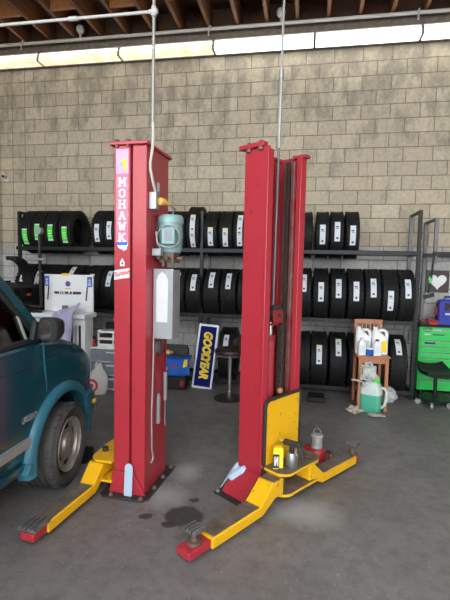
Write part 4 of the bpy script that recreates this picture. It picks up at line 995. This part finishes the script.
t = thing('equipment_cabinet', 'white workshop cabinet with an upright panel and blue corner stickers', 'cabinet', (-3.09, 5.0, 0), 0)
g = G(); g.bx(-.30, .40, 0, .22, .05, .93); g.build('cabinet_body', M['white'], t, .008)
g = G(); g.bx(-.31, .43, -.06, .25, .93, .99); g.build('worktop', M['white'], t, .006)
g = G(); g.bx(-.275, .415, .18, .22, .99, 1.475); up_ = g.build('upright_panel', M['white'], t, .01)
g = G()
for q, (a, c) in enumerate(((-.13, -.06), (-.045, -.03), (-.015, .0), (.02, .07), (.09, .12), (.135, .25))): g.bx(a, c, .1765, .1795, 1.225, 1.252)
g.bx(-.12, .24, .1765, .1795, 1.218, 1.222); g.build('dark_lettering', M['ink'], up_)
for x_ in (-.235, .37):
    g = G(); g.mi(0).bx(x_ - .033, x_ + .033, .1765, .1795, 1.32, 1.45); g.mi(1).cyl((x_, .1764, 1.405), (x_, .175, 1.405), .016, n=14); g.mi(1).prism([(x_ - .02, 1.335), (x_ + .02, 1.335), (x_ + .012, 1.385), (x_ - .012, 1.385)], .175, .1764, 'XZ'); g.build('corner_sticker', [M['inkblue'], M['paper']], up_)
g = G(); g.mi(0).cyl((.065, .1795, 1.355), (.065, .1765, 1.355), .036, n=24); g.mi(1).bx(.045, .085, .175, .1764, 1.345, 1.368); g.mi(2).bx(.02, .11, .1765, .1795, 1.285, 1.297); g.build('round_logo', [M['inkblue'], M['inkred'], M['signyellow']], up_)
for x_ in (-.22, .325):
    g = G(); g.bar((x_, .172, 1.14), (x_ + .015, .172, 1.32), .012, .014); g.build('clip_rail', M['dark_steel'], up_)
g = G(); g.bx(-.02, .08, .176, .1795, 1.46, 1.49); g.build('yellow_tab', M['signyellow'], up_)
for k in range(5):
    x_ = .10 + k * .055
    g = G(); g.bx(x_, x_ + .025, -.012, -.0005, .55, .84); g.build('grille_slot', M['offwhite' if k % 2 else 'dark_steel'], t)
for k, x_ in enumerate((-.27, -.19)):
    g = G(); g.cyl((x_, -.05, .99), (x_, -.05, 1.01), .03, n=16); g.build('top_socket', M['ink'], t)
t = thing('cup', 'small steel cup standing on the white cabinet worktop', 'cup', (-3.03, 5.11, .99))
g = G(); g.lathe([(0, 0), (.032, 0), (.037, .085), (.033, .085), (.029, .006), (0, .006)], 20); g.build('cup_body', M['steel'], t)
g = G(); g.tube([(.034, 0, .07), (.06, 0, .06), (.055, 0, .03), (.033, 0, .02)], .004, 6); g.build('handle', M['steel'], t)
g = G(); g.box((0, 0, .012), (.09, .05, .024)); o = g.build('hand_tool', M['black'], None, .006); o.location = (-3.36, 5.01, .99); o.rotation_euler = (0, 0, .4); tag(o, 'small black hand tool on the left of the white worktop', 'tool')
g = G()
def towel(u, v):
    w = .20 + .16 * v
    x_ = -.02 - .10 * v + (u - .5) * w * (1 + .1 * math.sin(v * 5)); fold = .025 * math.sin(u * 15 + v * 2)
    if v < .22: y_, z_ = .10 - .20 * v / .22 * .9, .012 + .03 * math.sin(u * 9) ** 2 + .10 * (u - .0) * (1 - v / .22)
    else: y_, z_ = -.085 - .02 - fold, .012 - .50 * (v - .22) / .78 * (.85 + .25 * (1 - u)) + .03 * math.sin(u * 9) ** 2 * (1 - v)
    return (x_, y_ - .01, z_)
g.grid(towel, 26, 22)
o = g.build('shop_towel', M['lilaccloth'], None, thick=.006, angle=60); o.location = (-2.86, 4.97, .992); tag(o, 'lilac towel hanging over the front of the white cabinet', 'towel')

t = thing('drawer_unit', 'grey see-through plastic drawer tower beside the white cabinet', 'drawers', (-2.40, 5.13, 0))
g = G(); g.bx(-.30, .24, .0, .36, 0, .025); g.bx(-.30, .24, .34, .36, .025, .54); g.bx(-.30, .24, 0, .36, .53, .55)
g.bx(-.30, -.285, 0, .34, .025, .53); g.bx(.225, .24, 0, .34, .025, .53)
for z in (.19, .36): g.bx(-.285, .225, 0, .34, z, z + .012)
g.build('frame', M['white'], t, .003)
for z in (.03, .205, .375):
    g = G(); g.bx(-.28, .22, -.012, .33, z, z + .145); d = g.build('drawer', M['greyplastic'], t, .008)
    g = G(); g.bx(-.06, .10, -.024, -.0125, z + .11, z + .125); g.build('drawer_pull', M['whiteplastic'], d, .003)
    g = G(); lump(g, (.12, -.014, z + .05), .035, (1.2, .1, 1), .4, z * 9, 8); g.build('item_through_front', M['paper'], d)
t = thing('plastic_crate', 'white slotted plastic crate on top of the drawer tower', 'crate', (-2.40, 5.16, .55))
g = G()
g.bx(-.20, .22, 0, .30, 0, .015)
for z in (.015, .095, .185): g.bx(-.20, .22, 0, .015, z, z + .03); g.bx(-.20, .22, .285, .30, z, z + .03); g.bx(-.20, -.185, .015, .285, z, z + .03); g.bx(.205, .22, .015, .285, z, z + .03)
for x_ in (-.20, .0, .20): g.bx(x_, x_ + .02, 0.001, .014, .015, .215)
g.build('crate_shell', M['white'], t, .003)
g = G(); g.bx(-.18, .20, .02, .28, .016, .15); g.build('brown_contents', M['brownseat'], t, .01)
t = thing('impact_tool', 'black and red power tool lying on the white crate', 'power tool', (-2.42, 5.3, .765))
g = G(); g.bar((-.12, 0, .05), (.12, 0, .06), .08, .09); g.bar((.05, 0, .03), (.12, -.06, .0), .05, .05); g.build('tool_body', M['black'], t, .015)
g = G(); lump(g, (-.0, .0, .13), .045, (1, 1, .9), .2, 5.5, 10); g.build('red_cap', M['redcase'], t)
t = thing('spray_bottle', 'small red spray bottle between the van nose and the drawers', 'bottle', (-2.60, 4.78, .0))
t.location = (-2.46, 4.93, .595)
t.location = (-2.655, 5.18, .55)
g = G(); g.lathe([(0, 0), (.022, 0), (.024, .06), (.012, .085), (.012, .10), (0, .10)], 16); g.build('bottle_body', M['redcase'], t)
g = G(); g.cyl((0, 0, .10), (0, 0, .125), .011); g.box((0, -.01, .13), (.016, .04, .014)); g.build('trigger_head', M['black'], t)
t = thing('shopping_bag', 'white shopping bag with red rings standing on the floor by the drawers', 'bag', (-2.53, 4.96, 0), R(27))
g = G()
rg = []
for z, w, d in ((0, .26, .15), (.03, .28, .17), (.18, .27, .15), (.26, .20, .10), (.31, .11, .05), (.38, .05, .02)):
    rg.append([(p[0] * (1 + .06 * math.sin(i * 2.1 + z * 20)) + (.05 * z / .38), p[1] * (1 + .1 * math.sin(i * 1.7 + z * 11)), z) for i, p in enumerate(rounded(w, d, min(.04, d * .4), 4))])
g.loft(rg); g.build('bag_body', M['canvas'], t, angle=60)
for r_, m_ in ((.085, 'inkred'), (.058, 'canvas'), (.033, 'inkred')):
    y_ = -.087 - .001 * (.1 - r_) * 60
    g = G(); g.cyl((-.055, y_ + .012, .12), (-.055, y_, .12), r_, n=28); g.build('ring_print', M[m_], t)
g = G(); g.tube([(.0, 0, .30), (.01, 0, .38), (.04, 0, .42), (.07, 0, .38), (.06, 0, .30)], .012, 8); g.build('bag_handle', M['canvas'], t)

# ------------------------------------------------------------------ van
V = thing('van', 'teal minivan parked at the left edge, nose towards the block wall', 'van', (-2.64, 2.80, 0), R(1.5))
SX = .945     # half width
def vsec(y):
    """half section of the lower body (x, z) from sill to centre line at van-local y (front wheel at 0)"""
    w = SX
    if y > .34: w = SX - .36 * ((y - .34) / .46) ** 2.2
    if y < -3.6: w = SX - .03 * ((-3.6 - y) / .5) ** 2
    if y > -.20:  # bonnet falls towards the nose
        k = (y + .20) / 1.0; ht = 1.085 - .42 * k * k
    else: ht = 1.10
    zb = .325 if y < .35 else .325 + .06 * (y - .35) / .45
    pts = [(w - .035, zb), (w - .012, zb + .035), (w - .004, .46), (w, .62), (w + .004, .78), (w - .002, min(.93, ht - .08)), (w - .02, ht - .035), (w - .06, ht), (w - .20, ht + .022), (w - .50, ht + .045), (0, ht + .055)]
    return pts
ys = [-3.95, -3.8, -3.0, -2.2, -1.4, -.9, -.55, -.25, -.10, .0, .12, .24, .36, .47, .57, .65, .71, .75]
rings = []
for y in ys:
    h = vsec(y); sh_ = 0
    full = [(x_, y, z_) for x_, z_ in h] + [(-x_, y, z_) for x_, z_ in reversed(h[:-1])]
    rings.append(full)
g = G(); g.loft(rings)
body = g.build('body', M['teal'], V, angle=30)
# wheel openings
def cut(ob, cyls):
    for c in cyls:
        q = G(); q.cyl((c[0], c[1], c[2]), (c[3], c[1], c[2]), c[4], n=40); k = q.build('cutter', M['rimdark'])
        k.parent = V
        md = ob.modifiers.new('b', 'BOOLEAN'); md.operation = 'DIFFERENCE'; md.object = k; md.solver = 'EXACT'
        bpy.context.view_layer.update()
        dg = bpy.context.evaluated_depsgraph_get()
        me = bpy.data.meshes.new_from_object(ob.evaluated_get(dg)); ob.modifiers.clear(); ob.data = me
        bpy.data.objects.remove(k)
    ob.data.polygons.foreach_set('use_smooth', [True] * len(ob.data.polygons)); ob.data.set_sharp_from_angle(angle=R(30))
cut(body, [(.60, 0, .30, 1.2, .385), (-.60, 0, .30, -1.2, .385), (.60, -2.82, .30, 1.2, .385), (-.60, -2.82, .30, -1.2, .385)])
# upper cabin: roof with pillars and glass
def cab_x(z): return SX - .05 - (z - 1.10) * .235
g = G()
roof = []
for y, zt in ((-3.85, 1.80), (-3.6, 1.86), (-2.5, 1.90), (-1.3, 1.89), (-.72, 1.83)):
    w = cab_x(1.74); roof.append([(w, y, 1.735), (w - .03, y, zt - .05), (w - .14, y, zt), (0, y, zt + .03), (-w + .14, y, zt), (-w + .03, y, zt - .05), (-w, y, 1.735), (0, y, 1.735)])
g.loft(roof); g.build('roof', M['teal'], V, .01, angle=40)
def pillar(name, y0, y1, wd, m, side, z0=1.095, z1=1.75, dx=0, tk=.062):
    g = G(); a, c = cab_x(z0), cab_x(z1)
    rr = []
    for z, y, x_ in ((z0, y0, a), (z1, y1, c)):
        rr.append([(side * (x_ + .012 + dx), y - wd / 2, z), (side * (x_ + .012 + dx), y + wd / 2, z), (side * (x_ + .012 + dx - tk), y + wd / 2, z), (side * (x_ + .012 + dx - tk), y - wd / 2, z)])
    g.loft(rr); return g.build(name, m, V, .006)
for sd_ in (1, -1):
    pillar('windscreen_pillar', -.12, -.70, .085, M['teal'], sd_, 1.075)
    pillar('door_pillar', -1.52, -1.55, .09, M['trimblack'], sd_)
    pillar('rear_pillar', -3.78, -3.72, .16, M['teal'], sd_)
    pillar('quarter_post', -.335, -.40, .018, M['moulding'], sd_, 1.10, 1.40, -.01, .018)
    g = G(); zz = 1.10; rr = [(-.19, 1.10), (-1.48, 1.10), (-1.50, 1.735), (-.74, 1.735)]
    g.add([(sd_ * (cab_x(z_) - .012), y_, z_) for y_, z_ in rr] + [(sd_ * (cab_x(z_) - .018), y_, z_) for y_, z_ in rr], [(0, 1, 2, 3), (7, 6, 5, 4), (0, 4, 5, 1), (1, 5, 6, 2), (2, 6, 7, 3), (3, 7, 4, 0)]); g.build('side_window', M['carglass'], V)
    rr = [(-1.58, 1.10), (-3.70, 1.10), (-3.64, 1.735), (-1.60, 1.735)]
    g = G(); g.add([(sd_ * (cab_x(z_) - .012), y_, z_) for y_, z_ in rr] + [(sd_ * (cab_x(z_) - .018), y_, z_) for y_, z_ in rr], [(0, 1, 2, 3), (7, 6, 5, 4), (0, 4, 5, 1), (1, 5, 6, 2), (2, 6, 7, 3), (3, 7, 4, 0)]); g.build('side_window', M['carglass'], V)
    g = G(); g.bar((sd_ * (cab_x(1.10) + .004), -.13, 1.105), (sd_ * (cab_x(1.10) + .004), -3.78, 1.105), .03, .03); g.build('window_seal', M['trimblack'], V, .004)
    # inner edge of the windscreen pillar, black
    pillar('pillar_seal', -.20, -.765, .045, M['trimblack'], sd_, 1.09, 1.735, -.004)
g = G(); wx0, wx1 = cab_x(1.09) - .03, cab_x(1.75) - .02
g.add([(wx0, -.11, 1.085), (-wx0, -.11, 1.085), (-wx1, -.69, 1.76), (wx1, -.69, 1.76), (wx0, -.12, 1.079), (-wx0, -.12, 1.079), (-wx1, -.70, 1.754), (wx1, -.70, 1.754)], [(0, 1, 2, 3), (7, 6, 5, 4), (0, 4, 5, 1), (1, 5, 6, 2), (2, 6, 7, 3), (3, 7, 4, 0)]); g.build('windscreen', M['carglass'], V)
g = G(); g.add([(.72, -3.93, 1.12), (-.72, -3.93, 1.12), (-.66, -3.84, 1.72), (.66, -3.84, 1.72), (.72, -3.92, 1.12), (-.72, -3.92, 1.12), (-.66, -3.83, 1.72), (.66, -3.83, 1.72)], [(0, 1, 2, 3), (7, 6, 5, 4), (0, 4, 5, 1), (1, 5, 6, 2), (2, 6, 7, 3), (3, 7, 4, 0)]); g.build('rear_window', M['carglass'], V)
# interior
g = G(); g.bx(-.70, .70, -3.5, -.80, 1.715, 1.73); g.build('headliner_fill', M['seatcloth'], V)  # pale panel added to brighten the view through the side window
for sd_ in (1, -1):
    g = G(); g.bx(sd_ * .80 - .02, sd_ * .80 + .02, -3.6, -.5, 1.05, 1.115); g.build('door_trim_fill', M['seatcloth'], V, .008)  # pale strips added to lighten the dark cabin
g = G(); g.prism([(-.28, 1.0), (-.75, 1.0), (-.78, 1.16), (-.62, 1.20), (-.30, 1.12)], -.82, .82, 'YZ'); g.build('dashboard', M['seatcloth'], V, .02)
for x_ in (-.42, .42):
    g = G(); g.box((x_, -1.42, 1.25), (.50, .14, .62), Matrix.Rotation(R(-12), 3, 'X')); g.build('front_seat', M['seatcloth'], V, .05, 3)
    g = G(); g.box((x_, -1.50, 1.62), (.26, .10, .17), Matrix.Rotation(R(-8), 3, 'X')); g.build('headrest', M['seatcloth'], V, .04, 3)
g = G(); g.tube([(-.42 + .17 * math.cos(a), -.88 + .06 * math.sin(a), 1.17 + .16 * math.sin(a)) for a in [2 * PI * k / 24 for k in range(24)]], .014, 8, closed=True); g.build('steering_wheel', M['black'], V)
# front and rear doors: seams, handle, mouldings
for sd_ in (1, -1):
    g = G(); pts = [(-.25, 1.09), (-.235, .95), (-.215, .82), (-.215, .74)]
    for (y0, z0), (y1, z1) in zip(pts, pts[1:]): g.bar((sd_ * (SX + .003), y0, z0), (sd_ * (SX + .003), y1, z1), .006, .010, up=(0, 1, 0))
    g.build('door_seam', M['flare'], V)
    g = G()
    for y in (-1.53, -2.4): g.bx(sd_ * SX - .004, sd_ * SX + .005, y - .005, y + .005, .36, 1.09)
    g.build('door_seam', M['trimblack'], V)
    g = G(); g.bx(min(sd_ * (SX - .01), sd_ * (SX + .018)), max(sd_ * (SX - .01), sd_ * (SX + .018)), -3.7, -.40, .445, .505); g.build('side_moulding', M['moulding'], V, .006)
    g = G(); g.bx(min(sd_ * (SX - .03), sd_ * (SX + .004)), max(sd_ * (SX - .03), sd_ * (SX + .004)), -2.38, -.43, .30, .35); g.build('sill', M['teal'], V, .008)
    g = G(); g.bx(min(sd_ * (SX), sd_ * (SX + .02)), max(sd_ * SX, sd_ * (SX + .02)), -1.47, -1.30, .93, .975); g.build('door_handle', M['trimblack'], V, .006)
    # raised crease along the shoulder
    g = G(); g.bar((sd_ * (SX - .002), -3.7, .945), (sd_ * (SX - .002), -.24, .955), .012, .010); g.bar((sd_ * (SX - .002), -.23, .955), (sd_ * (SX - .025), .30, .925), .012, .010); g.build('shoulder_crease', M['teal'], V, .004)
    for yc in (0, -2.82):
        g = G(); fl = []
        for k in range(25):
            a = R(-8) + R(196) * k / 24; c, s_ = math.cos(a), math.sin(a); zz = .30 + .40 * s_
            q = []
            for rr_, xx in ((.383, SX - .06), (.383, SX + .035), (.395, SX + .045), (.425, SX + .042), (.455, SX + .018), (.46, SX - .05)):
                drop = .0
                if yc == 0 and c > 0: xx -= .03 * c ** 2.2
                q.append((sd_ * xx, yc + rr_ * c, .30 + rr_ * s_))
            fl.append(q)
        g.loft(fl); f_ = g.build('wheel_arch_flare', M['flare'], V, angle=50)
        if yc == 0:
            g = G(); g.prism([(-.50, .29), (-.37, .27), (-.385, .33), (-.455, .35)], sd_ * (SX - .03), sd_ * (SX + .042), 'YZ'); g.build('flare_foot', M['flare'], f_, .006)
# name lettering on the door
g = G(); text_geo(g, 'ASTRO', .048, (SX + .006, -.475, .615), (0, 1, 0), (0, 0, 1), .003, .2, .002, .95); g.build('door_lettering', M['galv'], V)
# fender light reflections are left to the paint; nose parts
g = G()
bp = []
for k in range(17):
    u = -1 + 2 * k / 16; x_ = .975 * u; y_ = .78 - .37 * abs(u) ** 5 - .02 * u * u
    bp.append([(x_, y_, .40), (x_, y_ + .05, .42), (x_, y_ + .055, .56), (x_, y_ - .02, .585), (x_, y_ - .10, .57), (x_, y_ - .10, .41)])
g.loft(bp); bumper = g.build('front_bumper', M['flare'], V, .01)
for sd_ in (1, -1):
    g = G(); g.box((sd_ * .962, .44, .485), (.045, .05, .04), R(-sd_ * 12)); g.build('turn_signal', M['amber'], bumper, .008)
    g = G(); g.box((sd_ * .62, .72, .74), (.30, .08, .14), R(-sd_ * 18)); g.build('headlamp', M['headlight'], V, .015)
    g = G(); g.box((sd_ * .62, .72, .64), (.28, .08, .05), R(-sd_ * 18)); g.build('turn_signal', M['amber'], V, .01)
g = G()
for k in range(5): g.bx(-.44, .44, .745, .775, .66 + k * .034, .675 + k * .034)
g.bx(-.45, .45, .74, .765, .65, .82); g.build('grille', M['moulding'], V, .004)
g = G(); g.bx(-.95, .95, -4.06, -3.94, .40, .58); g.build('rear_bumper', M['moulding'], V, .02)
for sd_ in (1, -1):
    g = G(); g.bx(sd_ * .86 - .05, sd_ * .86 + .05, -3.99, -3.93, .75, 1.05); g.build('tail_lamp', M['redcase'], V, .01)
# door mirrors
for sd_ in (1, -1):
    g = G(); mr = []
    for k, (y, w, h) in enumerate(((-.075, .125, .145), (-.065, .135, .155), (-.01, .125, .145), (.045, .10, .11), (.07, .06, .06))):
        mr.append([(sd_ * (SX + .085) + p[0], -.255 + y, 1.185 + p[1]) for p in rounded(w, h, min(w, h) * .28, 4)])
    g.loft(mr); mb = g.build('door_mirror', M['trimblack'], V, angle=50)
    g = G(); g.prism([(p[0] + sd_ * (SX + .070), p[1] + 1.185) for p in rounded(.075, .118, .025, 4)], -.334, -.3305, 'XZ'); g.build('mirror_glass', M['mirrorglass'], mb)
    g = G(); g.prism([(-.33, 1.11), (-.16, 1.11), (-.20, 1.17), (-.29, 1.24)], min(sd_ * (SX - .05), sd_ * (SX - .015)), max(sd_ * (SX - .05), sd_ * (SX - .015)), 'YZ'); g.bar((sd_ * (SX - .03), -.25, 1.15), (sd_ * (SX + .06), -.25, 1.16), .06, .08); g.build('mirror_foot', M['trimblack'], mb, .006)
g = G(); g.tube([(.55, -.16, 1.115), (.10, -.22, 1.135)], .008, 6); g.tube([(-.1, -.16, 1.125), (-.55, -.22, 1.12)], .008, 6); g.build('wiper', M['black'], V)
# wheels
for sd_ in (1, -1):
    for yc in (0, -2.82):
        steer = R(5) if yc == 0 else 0
        TW = Matrix.Translation((sd_ * (SX - .055), yc, .296)) @ Matrix.Rotation(steer, 4, 'Z')
        g = tire_mesh(.298, .29, .190); g.v = [tuple(TW @ Vector((p[0] - sd_ * .02, p[1], p[2]))) for p in g.v]
        w = g.build('wheel', M['rubber_used'], V, angle=30)
        def rp(p): return [(r_, sd_ * (h + .03)) for r_, h in p]
        g = G(); n_ = 60
        prof = rp([(.190, .082), (.197, .074), (.192, .064), (.180, .055), (.172, .035), (.164, .030), (.150, .040), (.115, .050), (.098, .046), (.080, .052)])
        g.lathe(prof, n_, 'X', T=TW, keep=lambda i, k: not (i == 6 and (k % 10) in (2, 3, 4, 5, 6)))
        g.build('rim', M['rim'], w, angle=30)
        g = G(); g.lathe(rp([(0, .085), (.035, .084), (.05, .078), (.072, .07), (.082, .052), (.082, .045), (0, .045)]), 32, 'X', T=TW); g.build('hub_cap', M['rim'], w)
        g = G(); g.cyl((-sd_ * .05, 0, 0), (sd_ * .045, 0, 0), .172, n=32, T=TW); g.build('brake_disc', M['rimdark'], w)
g = G(); g.bx(-.55, .55, -3.4, .3, .20, .28); g.build('underbody', M['rimdark'], V)
g = G(); g.box((0, 0, .035), (.12, .16, .07)); 
g = G(); g.prism([(-.07, 0), (.07, 0), (.07, .015), (-.06, .09), (-.07, .09)], -.06, .06, 'YZ'); o = g.build('wheel_chock', M['black'], None, .004); o.location = (-1.74, 3.20, 0); o.rotation_euler = (0, 0, PI); tag(o, 'black wheel chock behind the front tyre of the teal van', 'chock')

# ------------------------------------------------------------------ light and camera
w = bpy.data.worlds.new('sky'); S.world = w; w.use_nodes = True
bg = w.node_tree.nodes['Background']; bg.inputs[0].default_value = (.93, .965, 1.0, 1); bg.inputs[1].default_value = 2.75

cam = bpy.data.cameras.new('camera'); co = bpy.data.objects.new('camera', cam); COL.objects.link(co)
cam.sensor_fit = 'VERTICAL'; cam.sensor_height = 36; cam.lens = 36 * 433 / 600; cam.clip_start = .05
pitch, roll, yaw = R(4.2), R(1.2), R(10.3)
fw = Vector((-math.sin(yaw) * math.cos(pitch), math.cos(yaw) * math.cos(pitch), -math.sin(pitch)))
r0 = Vector((math.cos(yaw), math.sin(yaw), 0)); u0 = r0.cross(fw)
rr = r0 * math.cos(roll) + u0 * math.sin(roll); uu = rr.cross(fw)
mw = Matrix((rr, uu, -fw)).transposed().to_4x4(); mw.translation = (0, 0, 1.6)
co.matrix_world = mw
S.camera = co
S.view_settings.view_transform = 'Standard'; S.view_settings.look = 'None'; S.view_settings.gamma = 1
S.view_settings.use_curve_mapping = False; S.view_settings.exposure = 1.12
